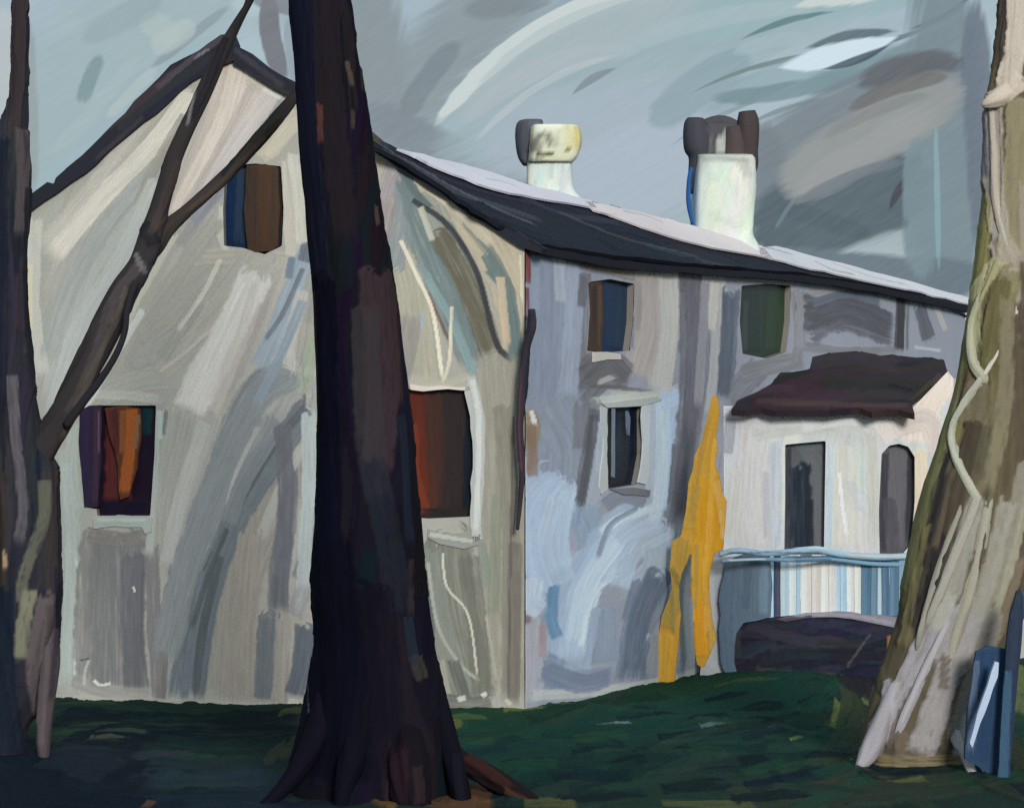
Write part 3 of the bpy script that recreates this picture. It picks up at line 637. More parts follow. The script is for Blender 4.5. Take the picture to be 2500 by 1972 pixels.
GAIN[0] = .84; TINT[0] = np.ones(3)
U1 = [(1246, 596), (1290, 590), (1340, 600), (1338, 680), (1330, 742), (1262, 746), (1244, 740), (1250, 660)]
U2 = [(1284, 862), (1340, 858), (1360, 860), (1360, 960), (1348, 1024), (1286, 1034), (1283, 960)]
U3 = [(1568, 604), (1620, 600), (1672, 604), (1670, 680), (1662, 744), (1620, 758), (1570, 748), (1564, 680)]
def paint_side(c):
    S = c.stroke
    c.scatter(30, 1110, 560, 1520, 1460, 84, (160, 340), (30, 60), [(136, 142, 156), (150, 156, 166), (126, 130, 142), (158, 160, 164)], .6, .5, .15)
    S([(1140, 540), (1120, 700), (1118, 850)], 70, (128, 136, 152), .92)
    S([(1185, 545), (1190, 700), (1180, 860)], 84, (134, 141, 156), .95, .35)
    S([(1215, 560), (1222, 660), (1205, 830)], 40, (146, 154, 170), .85)
    S([(1200, 540), (1190, 580)], 30, (172, 178, 182), .85, .6)
    S([(1145, 575), (1138, 660)], 30, (140, 148, 165), .85)
    S([(1200, 545), (1280, 560), (1400, 585)], 40, (116, 108, 108), .9)
    S([(1250, 560), (1340, 580)], 22, (150, 142, 136), .85)
    S([(1236, 580), (1230, 660), (1225, 800)], 24, (106, 106, 112), .8)
    S([(1372, 580), (1374, 680), (1350, 790)], 66, (158, 151, 148), .95, .3)
    S([(1350, 600), (1352, 700)], 26, (140, 134, 134), .8)
    S([(1410, 580), (1412, 700), (1392, 830)], 52, (174, 172, 168), .95, .35)
    S([(1440, 830), (1380, 850), (1290, 835)], 44, (166, 170, 166), .9)
    S([(1230, 800), (1280, 762), (1330, 800)], 56, (104, 102, 106), .92, .3)
    S([(1220, 850), (1270, 800), (1330, 800)], 50, (98, 98, 104), .9)
    S([(1260, 810), (1300, 795), (1310, 800)], 12, (166, 166, 162), .8)
    S([(1250, 815), (1330, 822), (1390, 830)], 9, (94, 92, 92), .85)
    S([(1250, 850), (1320, 842), (1420, 828)], 18, (178, 182, 174), .85)
    S([(1160, 860), (1200, 950), (1190, 1060)], 120, (132, 139, 153), .95)
    S([(1240, 860), (1240, 950)], 60, (114, 116, 126), .9)
    S([(1255, 870), (1240, 960), (1220, 1080)], 24, (94, 94, 100), .85, .4)
    S([(1270, 900), (1262, 1000), (1250, 1080)], 34, (152, 160, 172), .85)
    S([(1222, 1040), (1222, 1110)], 8, (84, 88, 100), .8)
    S([(1425, 830), (1412, 960), (1395, 1100)], 60, (168, 186, 208), .95, .25)
    S([(1385, 860), (1380, 1000), (1380, 1100)], 30, (170, 180, 194), .85)
    S([(1290, 1040), (1330, 1052), (1372, 1066)], 44, (134, 140, 152), .9)
    S([(1160, 1010), (1120, 1060), (1115, 1140), (1140, 1240)], 70, (160, 176, 196), .92, .35)
    S([(1190, 1030), (1170, 1110), (1180, 1210)], 60, (164, 180, 198), .9)
    S([(1160, 1040), (1145, 1120), (1150, 1200)], 12, (192, 206, 220), .85)
    S([(1215, 1060), (1200, 1140), (1185, 1220)], 18, (136, 152, 170), .7)
    S([(1230, 1080), (1250, 1150), (1235, 1240)], 60, (132, 152, 172), .85)
    S([(1130, 1220), (1125, 1270), (1150, 1290)], 44, (168, 180, 196), .95, .2)
    S([(1180, 1220), (1170, 1290), (1185, 1340)], 40, (108, 136, 162), .85)
    S([(1200, 1290), (1190, 1360)], 24, (128, 152, 176), .8)
    S([(1380, 1090), (1320, 1110), (1260, 1190), (1210, 1290), (1200, 1400)], 90, (156, 172, 192), .9, .4)
    S([(1370, 1080), (1310, 1100), (1270, 1130)], 24, (178, 194, 210), .85)
    S([(1260, 1180), (1300, 1140), (1340, 1100)], 9, (112, 122, 138), .8)
    S([(1290, 1170), (1330, 1120), (1370, 1110)], 9, (120, 128, 142), .75)
    S([(1330, 1170), (1365, 1115)], 5, (208, 218, 228), .9, .15)
    S([(1300, 1200), (1240, 1240), (1215, 1370)], 24, (176, 192, 210), .85, .4)
    S([(1265, 1250), (1240, 1320), (1225, 1385)], 12, (186, 200, 214), .85)
    S([(1400, 1130), (1390, 1210), (1340, 1260)], 80, (166, 180, 196), .9)
    S([(1390, 1220), (1350, 1310), (1330, 1440)], 64, (104, 115, 132), .92, .4)
    S([(1350, 1230), (1330, 1310)], 36, (110, 120, 138), .85)
    S([(1420, 1250), (1370, 1330), (1345, 1400)], 26, (126, 136, 154), .85)
    S([(1370, 1340), (1340, 1400)], 7, (170, 186, 206), .8)
    S([(1280, 1290), (1280, 1400)], 60, (130, 142, 160), .85)
    S([(1150, 1410), (1220, 1440), (1290, 1440)], 60, (122, 132, 150), .9, .3)
    S([(1240, 1300), (1220, 1420)], 50, (148, 162, 182), .8)
    S([(1120, 1290), (1128, 1400), (1125, 1490)], 36, (160, 160, 168), .9)
    S([(1146, 1320), (1146, 1390)], 16, (150, 132, 134), .8)
    S([(1110, 1200), (1116, 1320)], 12, (112, 96, 102), .8)
    S([(1130, 1470), (1250, 1462), (1380, 1444), (1530, 1410)], 22, (176, 178, 178), .9, .4)
    S([(1425, 1260), (1425, 1420)], 26, (150, 164, 186), .85)
    S([(1470, 1200), (1500, 1300), (1520, 1410)], 40, (166, 170, 178), .9)
    # the grey vertical between the two upper windows
    S([(1454, 570), (1460, 760), (1452, 900), (1424, 1110)], 54, (108, 107, 116), .95, .3)
    S([(1445, 565), (1452, 620)], 30, (96, 90, 94), .85)
    S([(1480, 590), (1474, 700), (1470, 860)], 34, (140, 140, 146), .9, .4)
    S([(1490, 680), (1486, 780), (1460, 960)], 30, (116, 114, 122), .9)
    S([(1428, 940), (1424, 1020), (1414, 1110)], 30, (102, 106, 118), .85)
    S([(1400, 1120), (1412, 1060)], 14, (120, 128, 144), .8)
    S([(1480, 575), (1520, 600), (1510, 660)], 40, (176, 174, 168), .92)
    S([(1520, 610), (1508, 780), (1500, 880)], 24, (164, 164, 164), .9)
    S([(1545, 620), (1540, 720), (1532, 830)], 44, (98, 106, 118), .95, .3)
    S([(1546, 700), (1540, 790)], 26, (110, 118, 132), .8)
    S([(1600, 780), (1560, 820), (1540, 850)], 60, (116, 118, 126), .9)
    S([(1570, 790), (1640, 770), (1700, 760)], 44, (122, 122, 126), .9)
    S([(1680, 620), (1690, 700), (1680, 770)], 30, (128, 128, 132), .9)
    S([(1560, 590), (1680, 600)], 18, (150, 146, 138), .8, .6)
    # dim bays under the far eave
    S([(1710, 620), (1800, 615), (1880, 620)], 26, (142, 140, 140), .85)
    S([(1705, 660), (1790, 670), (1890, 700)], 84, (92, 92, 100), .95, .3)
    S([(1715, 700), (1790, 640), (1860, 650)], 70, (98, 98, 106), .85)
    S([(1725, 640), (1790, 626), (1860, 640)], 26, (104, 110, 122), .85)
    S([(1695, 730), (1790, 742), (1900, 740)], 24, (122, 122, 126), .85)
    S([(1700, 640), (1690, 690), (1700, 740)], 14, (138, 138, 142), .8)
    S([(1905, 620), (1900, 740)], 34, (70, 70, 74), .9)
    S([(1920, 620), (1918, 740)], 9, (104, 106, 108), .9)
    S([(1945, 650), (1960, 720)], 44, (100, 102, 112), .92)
    S([(1975, 640), (2000, 700)], 20, (172, 168, 166), .85)
    S([(1935, 735), (1990, 742)], 10, (176, 180, 182), .85)
    B = lambda p, w, c, a=.97, d=.12: S(p, w, c, a, d)
    B([(1165, 560), (1160, 700), (1150, 850)], 50, (128, 136, 153)); B([(1205, 560), (1212, 660), (1200, 840)], 34, (144, 152, 168), .95); B([(1180, 550), (1185, 640)], 20, (160, 168, 180), .85); B([(1232, 585), (1228, 650)], 18, (98, 98, 104), .9)
    B([(1378, 590), (1376, 700), (1352, 800)], 44, (162, 155, 152)); B([(1412, 590), (1414, 700), (1396, 830)], 42, (178, 176, 172)); B([(1465, 580), (1466, 760), (1456, 900), (1430, 1100)], 40, (100, 99, 108), .97); B([(1490, 600), (1484, 720), (1474, 860)], 22, (138, 138, 144), .95); B([(1510, 600), (1504, 700)], 22, (182, 179, 172), .95)
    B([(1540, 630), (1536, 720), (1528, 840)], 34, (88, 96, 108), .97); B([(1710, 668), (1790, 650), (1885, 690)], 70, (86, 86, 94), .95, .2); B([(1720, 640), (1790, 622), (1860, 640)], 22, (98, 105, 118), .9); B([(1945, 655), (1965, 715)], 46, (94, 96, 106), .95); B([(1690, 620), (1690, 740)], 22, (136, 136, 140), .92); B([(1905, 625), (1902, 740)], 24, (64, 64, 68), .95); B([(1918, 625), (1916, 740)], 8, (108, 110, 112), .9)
    B([(1240, 795), (1282, 764), (1325, 800)], 44, (96, 95, 99), .97); B([(1400, 850), (1402, 960), (1392, 1080)], 34, (172, 190, 212), .97); B([(1165, 1020), (1125, 1080), (1125, 1180), (1150, 1260)], 44, (166, 182, 202), .95, .25); B([(1200, 1040), (1185, 1120), (1190, 1200)], 30, (170, 186, 204), .92); B([(1165, 1050), (1150, 1130)], 12, (204, 216, 228), .9)
    B([(1375, 1100), (1310, 1130), (1250, 1210), (1215, 1310), (1208, 1400)], 52, (164, 180, 200), .92, .3); B([(1370, 1078), (1310, 1096), (1270, 1130)], 18, (186, 201, 216), .92); B([(1300, 1215), (1250, 1260), (1225, 1370)], 14, (198, 211, 223), .9, .4); B([(1360, 1060), (1310, 1050), (1275, 1070)], 30, (120, 126, 140), .9)
    B([(1395, 1110), (1330, 1150), (1290, 1240)], 80, (166, 182, 200), .9, .35); B([(1180, 1060), (1160, 1160), (1185, 1240)], 70, (164, 180, 199), .85, .35); B([(1300, 1150), (1240, 1240), (1215, 1360)], 40, (180, 196, 212), .9, .4); B([(1345, 1075), (1290, 1110), (1262, 1180)], 12, (118, 130, 146), .85); B([(1400, 870), (1398, 1000), (1380, 1110)], 24, (184, 198, 214), .85, .4)
    B([(1385, 1230), (1350, 1310), (1335, 1420)], 50, (98, 109, 127), .95, .25); B([(1170, 1240), (1165, 1310), (1178, 1350)], 24, (96, 128, 158), .92); B([(1125, 1230), (1122, 1275), (1145, 1292)], 36, (176, 188, 203), .97); B([(1155, 1420), (1230, 1444), (1290, 1430)], 40, (112, 123, 142), .92)
    B([(1255, 880), (1244, 970), (1226, 1070)], 18, (84, 85, 92), .92); B([(1275, 900), (1266, 1000)], 20, (160, 168, 180), .9)
    S([(1112, 530), (1112, 600)], 14, (112, 52, 54), .95, .2); S([(1112, 610), (1110, 680)], 10, (104, 66, 76), .9)
    S([(1118, 870), (1126, 900), (1122, 950)], 24, (140, 122, 98), .9); S([(1122, 870), (1130, 900)], 9, (214, 212, 204), .9); S([(1120, 900), (1126, 1010)], 22, (126, 106, 88), .85)
    S([(1330, 600), (1335, 740)], 12, (104, 108, 124), .6)
GAIN[0] = .72
sout = [(1110, 515), (1300, 552), (1530, 574), (1700, 588), (1850, 610), (1960, 634), (2040, 655), (2040, 1345), (1530, 1432), (1110, 1512)]
panel('side_wall', SIDE, sout, (140, 145, 156), house, PLASTER, paint_side, res=2.6, holes=(U1, U2, U3), relief=.012, amp=0)
GAIN[0] = .84
# rear and left walls, plain
Gx, Gy = Lx+dv_[0]*dl, Ly+dv_[1]*dl
quad([(Lx, Ly, EAVE), (Lx, Ly, -.1), (Gx, Gy, -.1), (Gx, Gy, EAVE)], (158, 156, 150), 'left_wall', PLASTER, house)
quad([(Gx, Gy, EAVE), (Gx, Gy, -.1), (Fx, Fy, -.1), (Fx, Fy, EAVE)], (150, 150, 150), 'rear_wall', PLASTER, house)

# ---- roof
DARK, DARK2 = (40, 41, 50), (26, 30, 42)
def paint_rake(c):
    c.scatter(26, c.b[0], c.b[1], c.b[2], c.b[3], c.ang, (120, 300), (8, 22), [DARK, DARK2, (58, 54, 60), (30, 32, 40), (48, 44, 50)], .8, .4, .06)
def rake(outline, ang, extra=()):
    def p(c):
        xs = [q[0] for q in outline]; ys = [q[1] for q in outline]; c.b = (min(xs), min(ys), max(xs), max(ys)); c.ang = ang; paint_rake(c)
        for a in extra: c.stroke(*a)
    return panel('rake_board', GAB.off(.09), outline, DARK, house, PAINT, p, thick=.3, back=True, res=4, relief=.02, amp=2.2)
rake([(468, 74), (486, 72), (494, 92), (496, 128), (440, 152), (405, 172), (352, 220), (258, 296), (180, 366), (120, 408), (62, 448), (66, 410), (100, 385), (112, 392), (118, 376), (172, 330), (240, 262), (310, 190), (360, 138), (420, 108)], 40,
     [([(470, 80), (400, 130), (330, 190)], 14, (78, 70, 78), .8), ([(440, 105), (410, 125)], 5, (120, 120, 124), .8), ([(300, 250), (200, 340)], 10, (62, 58, 62), .7)])
rake([(488, 92), (520, 108), (560, 140), (612, 168), (640, 182), (720, 234), (795, 290), (850, 340), (940, 400), (1060, 470), (1150, 524), (1142, 536), (1100, 522), (1020, 470), (930, 412), (850, 362), (786, 318), (700, 262), (625, 210), (606, 200), (556, 172), (520, 150), (494, 136)], -34,
     [([(495, 105), (540, 140), (600, 185)], 12, (62, 60, 68), .8), ([(790, 300), (900, 370), (1010, 450)], 8, (78, 80, 90), .8), ([(788, 275), (800, 300)], 24, (74, 74, 54), .8)])
# body roof: the slope that falls to the side eave, hipped away behind
K = GAB.xyz(GAB.st([(775, 285)]))[0]+dv_*.05
R0 = np.array([Cx, Cy, EAVE+.02])-dv_*.08+SIDE.Nn*.12; F0 = np.array([Fx, Fy, EAVE+.02])+SIDE.Nn*.12+dv_*.2
SLOPE = Plane((K+R0+F0)/3, F0-R0, K-(R0+F0)/2)
if SLOPE.Nn[2] < 0: SLOPE.Nn = -SLOPE.Nn
def paint_slope(c):
    c.scatter(50, 800, 330, 1900, 640, -16, (160, 420), (10, 26), [DARK2, (30, 34, 46), (24, 28, 38), (44, 46, 58)], .8, .35, .05)
    S = c.stroke
    S([(800, 318), (950, 400), (1150, 470)], 30, (62, 64, 74), .8, .5); S([(840, 330), (1000, 420), (1140, 480)], 9, (88, 90, 100), .7, .5)
    S([(1000, 430), (1200, 520), (1500, 560)], 40, (22, 28, 40), .9)
    S([(1180, 450), (1320, 505), (1480, 545)], 12, (70, 70, 78), .75); S([(1480, 555), (1700, 590), (1900, 625)], 16, (52, 48, 54), .8); S([(1700, 585), (1900, 622), (2040, 655)], 20, (84, 92, 104), .8)
slout = [(775, 283), (880, 332), (1165, 402), (1530, 500), (1780, 565), (2056, 642), (2056, 652), (1960, 630), (1850, 602), (1700, 578), (1530, 564), (1300, 542), (1130, 514), (1010, 447), (880, 360), (790, 308)]
panel('roof', SLOPE, slout, DARK2, house, PAINT, paint_slope, res=4, relief=.03, amp=2.0, thick=.06, edge_col=(28, 30, 38))
kk = K+dv_*.45-UP*.18; ff = F0-UP*.12; gg = np.array([Gx, Gy, EAVE]); ll = np.array([Lx, Ly, EAVE])+dv_*.45
V = np.array([kk, ff, gg, ll]); make('rear_roof', V, np.zeros((0, 4)), np.tile(pig(DARK), (4, 1)), PAINT, house, False, [[0, 2, 1], [0, 3, 2]])
make('gable_back', np.array([GAB.xyz(GAB.st([p]))[0]-GAB.Nn*.25 for p in ((60, 440), (478, 96), (1109, 520))]), np.zeros((0, 4)), np.tile(pig((150, 146, 140)), (3, 1)), PLASTER, house, False, [[0, 1, 2]])
# pale flashing along the upper edge and gutter
HIP = SLOPE.off(.05)
for k, (o, cols) in enumerate([([(840, 314), (950, 340), (1040, 364), (1110, 388), (1170, 402), (1250, 424), (1262, 440), (1200, 428), (1134, 418), (1080, 408), (1010, 388), (930, 356)], (206, 204, 214)),
                [(), ()], [(), ()]][:1] + [([(1236, 424), (1290, 434), (1380, 456), (1450, 474), (1540, 500), (1612, 520), (1634, 546), (1560, 532), (1480, 516), (1390, 490), (1300, 458), (1256, 444)], (214, 205, 206)),
                ([(1604, 524), (1640, 520), (1780, 556), (1900, 588), (2056, 632), (2058, 644), (1920, 612), (1800, 586), (1690, 562), (1630, 546), (1608, 538)], (206, 206, 210))]):
    def pf(c, o=o, col=cols):
        xs = [q[0] for q in o]; ys = [q[1] for q in o]
        c.scatter(14, min(xs), min(ys), max(xs), max(ys), -16, (60, 180), (6, 12), [col, (176, 174, 176), (228, 222, 222), (150, 152, 160), (120, 122, 132)], .8, .6, .05)
    panel('flashing', HIP, o, cols, house, METAL, pf, thick=.03, res=3.6, relief=.02, amp=1.6)
panel('gutter', SIDE.off(.15), [(1150, 522), (1300, 550), (1530, 570), (1700, 583), (1850, 605), (1960, 630), (2054, 651), (2052, 661), (1960, 641), (1850, 617), (1700, 596), (1530, 584), (1300, 566), (1148, 536)], (32, 32, 40), house, PAINT, None, thick=.1, back=True, res=5, amp=1.5)
# corner rainwater pipe
sweep('drainpipe', [(1124, 655, 15, 36.5), (1124, 690, 20, 36.45), (1112, 740, 17, 36.45), (1106, 820, 18, 36.45), (1100, 900, 14, 36.45), (1104, 990, 13, 36.45), (1100, 1060, 10, 36.5), (1094, 1120, 7, 36.5)],
      (52, 46, 54), house, PAINT, lambda c: (c.stroke([(1100, 780), (1096, 900), (1102, 1000)], 7, (84, 58, 66), .9), c.stroke([(1126, 660), (1116, 740), (1110, 850)], 8, (34, 36, 46), .8)), around=24)

# ---- chimneys
def chimney_depth(x):
    a = K; b = F0
    t = 0.5
    for _ in range(40):
        p = a+(b-a)*t; t += ((x-CX)/F*p[1]-p[0])/(b[0]-a[0]); t = min(1, max(0, t))
    return (a+(b-a)*t)[1]+1.0
Y1 = chimney_depth(1165); Y2 = chimney_depth(1528)
def ch1(c):
    c.scatter(10, 1115, 340, 1210, 430, 88, (40, 90), (10, 22), [(206, 214, 206), (196, 208, 202), (210, 216, 208), (190, 200, 194)], .8, .4)
    c.stroke([(1130, 385), (1132, 405)], 8, (176, 186, 180), .6); c.stroke([(1120, 350), (1122, 420)], 10, (222, 222, 204), .7)
ch = sweep('chimney', [(1163, 330, 92, Y1), (1163, 380, 96, Y1), (1164, 404, 102, Y1), (1168, 422, 122, Y1), (1170, 450, 130, Y1)], (202, 212, 205), house, PLASTER, ch1, around=64, power=5, bump=.02, upright=True)
def cp1(c):
    S = c.stroke
    S([(1140, 290), (1200, 285)], 60, (204, 207, 186), .9); S([(1195, 272), (1212, 320)], 30, (198, 194, 152), .8, .5); S([(1135, 275), (1185, 268)], 14, (216, 220, 206), .85)
    S([(1124, 318), (1150, 285), (1170, 312)], 13, (90, 90, 86), .75, .7); S([(1130, 300), (1128, 345)], 22, (112, 110, 104), .6, .8); S([(1120, 340), (1160, 345)], 16, (110, 108, 104), .7, .8)
    S([(1136, 282), (1132, 330)], 30, (96, 95, 90), .55, .95); S([(1146, 300), (1180, 300)], 20, (120, 120, 106), .5, .95); S([(1134, 328), (1160, 328)], 9, (60, 58, 44), .8, .5); S([(1158, 327), (1170, 328)], 12, (56, 54, 38), .95, .1); S([(1196, 322), (1204, 321)], 9, (122, 100, 42), .9, .1); S([(1222, 275), (1224, 320)], 24, (190, 178, 112), .85, .5)
sweep('chimney_pot', [(1172, 266, 88, Y1-.2), (1172, 272, 100, Y1-.2), (1173, 300, 106, Y1-.2), (1168, 330, 102, Y1-.2), (1162, 344, 92, Y1-.2)], (206, 208, 180), ch, PLASTER, cp1, around=64, flat=.7, power=4, bump=.06, upright=True)
sweep('cowl', [(1126, 254, 40, Y1-.05), (1120, 262, 56, Y1-.05), (1116, 300, 52, Y1-.05), (1119, 334, 46, Y1-.05), (1126, 350, 40, Y1-.05)], (82, 86, 95), ch, PAINT, lambda c: (c.stroke([(1110, 260), (1104, 330)], 20, (66, 68, 78), .8), c.stroke([(1142, 272), (1142, 340)], 26, (150, 150, 138), .8, .9)), around=32, power=3, upright=True)
def ch2(c):
    c.scatter(26, 1465, 340, 1590, 520, 86, (60, 140), (14, 34), [(206, 212, 203), (196, 205, 196), (210, 212, 203), (188, 197, 188)], .8, .4)
    c.stroke([(1480, 336), (1580, 338)], 20, (150, 152, 148), .8, .6); c.stroke([(1560, 345), (1578, 380)], 20, (160, 164, 156), .7, .6); c.stroke([(1500, 460), (1560, 480), (1580, 430)], 16, (192, 204, 190), .7)
    c.stroke([(1466, 360), (1464, 500)], 16, (172, 200, 222), .85)
ch = sweep('chimney', [(1530, 332, 116, Y2), (1532, 345, 122, Y2), (1530, 400, 128, Y2), (1526, 470, 126, Y2), (1526, 500, 128, Y2), (1532, 524, 140, Y2), (1534, 560, 150, Y2)], (203, 209, 201), house, PLASTER, ch2, around=72, power=5, bump=.025, upright=True)
ch['label'] = 'taller white chimney with an arched dark cowl'
sweep('flue_strip', [(1462, 355, 9, Y2-.4), (1457, 380, 9, Y2-.42), (1456, 430, 10, Y2-.42), (1464, 475, 6, Y2-.4)], (38, 84, 142), ch, PAINT, around=16)
BR = (72, 64, 64)
def cw(c): c.scatter(8, 1440, 240, 1610, 350, 86, (40, 90), (5, 10), [(58, 54, 58), (84, 74, 70), (46, 44, 50), (96, 86, 80)], .8, .6)
sweep('cowl', [(1470, 250, 34, Y2-.1), (1470, 266, 50, Y2-.1), (1474, 310, 56, Y2-.1), (1476, 335, 40, Y2-.1), (1470, 370, 30, Y2-.1), (1464, 410, 14, Y2-.1)], (66, 66, 74), ch, PAINT, cw, around=36)
sweep('cowl_arch', [(1476, 292, 26, Y2-.05), (1488, 268, 26, Y2-.05), (1520, 256, 24, Y2-.05), (1548, 264, 26, Y2-.05), (1562, 284, 26, Y2-.05)], (72, 70, 74), ch, PAINT, cw, around=30)
sweep('cowl_post', [(1550, 268, 36, Y2-.1), (1554, 300, 46, Y2-.1), (1552, 338, 46, Y2-.1)], BR, ch, PAINT, cw, around=36, power=3)
sweep('cowl_post', [(1580, 236, 34, Y2-.1), (1582, 262, 46, Y2-.1), (1582, 320, 40, Y2-.1), (1588, 350, 30, Y2-.1), (1588, 372, 14, Y2-.1)], (66, 58, 58), ch, PAINT, cw, around=36, power=3)
sweep('cowl_lining', [(1522, 262, 60, Y2+.12), (1522, 272, 84, Y2+.12), (1522, 340, 92, Y2+.12)], (74, 72, 76), ch, PAINT, lambda c: (cw(c), c.stroke([(1500, 300), (1500, 336)], 16, (104, 104, 104), .8, .5), c.stroke([(1522, 292), (1522, 336)], 17, (172, 176, 170), .92)), around=40, power=4, upright=True)

# ---- windows
def window(pl, o, pane_col, pane_paint, label=None, shutters=(), frames=(), depth=.10):
    w = panel('window', pl.off(-depth), o, pane_col, house, GLASS, pane_paint, res=3.4, relief=.006, amp=0)
    if label: w['label'] = label
    st = pl.st(np.array(o)); a = pl.xyz(st); b = a-pl.Nn*(depth+.01); n = len(a)
    make('reveal', np.vstack([a, b]), [[i, (i+1) % n, n+(i+1) % n, n+i] for i in range(n)], np.tile(pig((120, 116, 110)), (2*n, 1)), PLASTER, w, False)
    for so_, col, pp in shutters: panel('shutter', pl.off(.02), so_, col, w, PAINT, pp, thick=.09, back=True, res=3.4, relief=.012, amp=1.6)
    for nm, fo, col, pp in frames: panel(nm, pl.off(.025), fo, col, w, PLASTER, pp, thick=.03, res=3, relief=.014, amp=.5 if nm == 'glazing_bar' else 3)
    return w
def brush(*ss):
    def p(c):
        for s_ in ss: c.stroke(*s_)
    return p
NAVY = (22, 36, 58)
window(GAB, W1, NAVY, brush(([(490, 360), (484, 510)], 26, (20, 40, 70)), ([(512, 360), (506, 520)], 24, (40, 56, 76), .9, .6), ([(590, 360), (590, 510)], 24, (34, 56, 54))), 'attic window with a blue pane and a brown shutter',
       [([(522, 350), (560, 347), (588, 354), (592, 440), (588, 520), (572, 531), (540, 533), (524, 526), (516, 440)], (68, 52, 42), brush(([(535, 355), (530, 520)], 24, (60, 48, 42)), ([(560, 355), (562, 525)], 24, (76, 54, 42), .8), ([(580, 365), (576, 515)], 9, (64, 52, 44), .8)))])
window(GAB, W2, (30, 20, 36), brush(([(255, 862), (248, 1060)], 60, (88, 42, 40)), ([(300, 870), (290, 1000)], 30, (34, 26, 40)), ([(312, 862), (308, 920)], 24, (22, 52, 56), .95), ([(220, 1075), (312, 1075)], 34, (26, 18, 38), .95)), 'lower window with purple shutter and orange curtain',
       [([(168, 868), (190, 858), (214, 856), (214, 960), (206, 1072), (178, 1072), (172, 990), (166, 930)], (46, 36, 54), brush(([(180, 870), (178, 980), (188, 1065)], 16, (44, 36, 62)), ([(204, 865), (200, 1065)], 12, (62, 46, 62), .85), ([(210, 870), (210, 960)], 4, (120, 88, 108), .6)))],
       [('curtain', [(222, 862), (262, 858), (296, 864), (298, 930), (290, 990), (272, 1050), (254, 1056), (250, 990), (232, 920)], (84, 50, 36), brush(([(236, 866), (244, 960)], 26, (70, 38, 38), .95), ([(226, 866), (236, 960)], 12, (88, 42, 40), .9), ([(280, 870), (276, 940), (262, 1045)], 26, (156, 86, 42), .9), ([(260, 870), (258, 960)], 14, (132, 80, 48), .8), ([(292, 880), (286, 950)], 10, (122, 96, 74), .8))),
        ('sill', [(196, 1098), (250, 1088), (322, 1094), (320, 1124), (306, 1128), (300, 1114), (240, 1112), (198, 1118)], (160, 168, 162), brush(([(205, 1100), (310, 1100)], 9, (174, 182, 176), .8)))])
window(GAB, W3, (44, 36, 36), brush(([(880, 830), (886, 960), (900, 1090)], 56, (92, 42, 32)), ([(915, 840), (930, 1080)], 40, (66, 44, 38)), ([(960, 830), (955, 1080)], 46, (48, 40, 40)), ([(995, 830), (985, 1080)], 18, (22, 30, 40), .95), ([(875, 900), (880, 1000), (905, 1090)], 18, (112, 52, 36), .85), ([(900, 1085), (960, 1090)], 24, (40, 36, 36))), 'lower window with red-brown inside beside the big trunk', (),
       [('frame', [(988, 800), (1004, 796), (1014, 830), (1024, 880), (1026, 960), (1018, 1080), (1020, 1140), (1000, 1146), (994, 1080), (1000, 960), (994, 880), (982, 830)], (172, 176, 172), brush(([(998, 805), (1012, 900), (1006, 1130)], 12, (204, 206, 202), .8))),
        ('sill', [(905, 1118), (940, 1128), (1000, 1120), (1016, 1130), (1012, 1152), (980, 1160), (930, 1150), (904, 1136)], (142, 145, 138), brush(([(910, 1130), (1000, 1145)], 9, (186, 188, 180), .8))),
        ('lintel', [(866, 812), (900, 818), (1000, 816), (1000, 826), (868, 824)], (210, 200, 188), None)])
window(SIDE, U1, (24, 40, 66), brush(([(1290, 600), (1296, 740)], 30, (24, 44, 72)), ([(1320, 605), (1316, 740)], 30, (34, 54, 74), .9, .5)), 'upper side window with navy pane and brown shutter',
       [([(1246, 598), (1272, 596), (1276, 680), (1272, 744), (1244, 740), (1250, 660)], (72, 58, 50), brush(([(1256, 605), (1254, 735)], 9, (60, 52, 48)), ([(1268, 605), (1266, 735)], 6, (94, 72, 58), .8)))],
       [('sill', [(1255, 744), (1312, 748), (1314, 760), (1285, 760), (1254, 766)], (192, 186, 180), None)])
window(SIDE, U2, (20, 30, 46), brush(([(1300, 870), (1300, 1020)], 30, (20, 38, 54)), ([(1336, 870), (1332, 1020)], 40, (14, 26, 44)), ([(1290, 870), (1290, 1010)], 8, (36, 58, 60), .9)), 'small navy side window in a white frame', (),
       [('glazing_bar', [(1297, 864), (1301, 864), (1300, 1010), (1296, 1008)], (110, 122, 138), None), ('glazing_bar', [(1326, 860), (1333, 884), (1331, 930), (1327, 905)], (100, 112, 130), None),
        ('frame', [(1270, 858), (1283, 862), (1283, 960), (1285, 1034), (1272, 1046), (1268, 1030), (1276, 960)], (178, 184, 184), None),
        ('frame', [(1360, 856), (1374, 856), (1374, 1000), (1366, 1024), (1350, 1020), (1360, 960)], (192, 198, 203), None),
        ('lintel', [(1272, 852), (1330, 846), (1390, 838), (1400, 846), (1360, 858), (1284, 862)], (168, 173, 172), None),
        ('sill', [(1290, 1034), (1340, 1030), (1376, 1036), (1374, 1050), (1320, 1046)], (112, 116, 124), None)])
window(SIDE, U3, (40, 52, 42), brush(([(1590, 608), (1590, 745)], 44, (38, 50, 44)), ([(1640, 608), (1630, 745)], 40, (42, 60, 42)), ([(1655, 650), (1650, 740)], 20, (50, 66, 40), .8), ([(1576, 640), (1574, 745)], 14, (60, 68, 70), .8)), 'upper side window with closed dark green shutter')

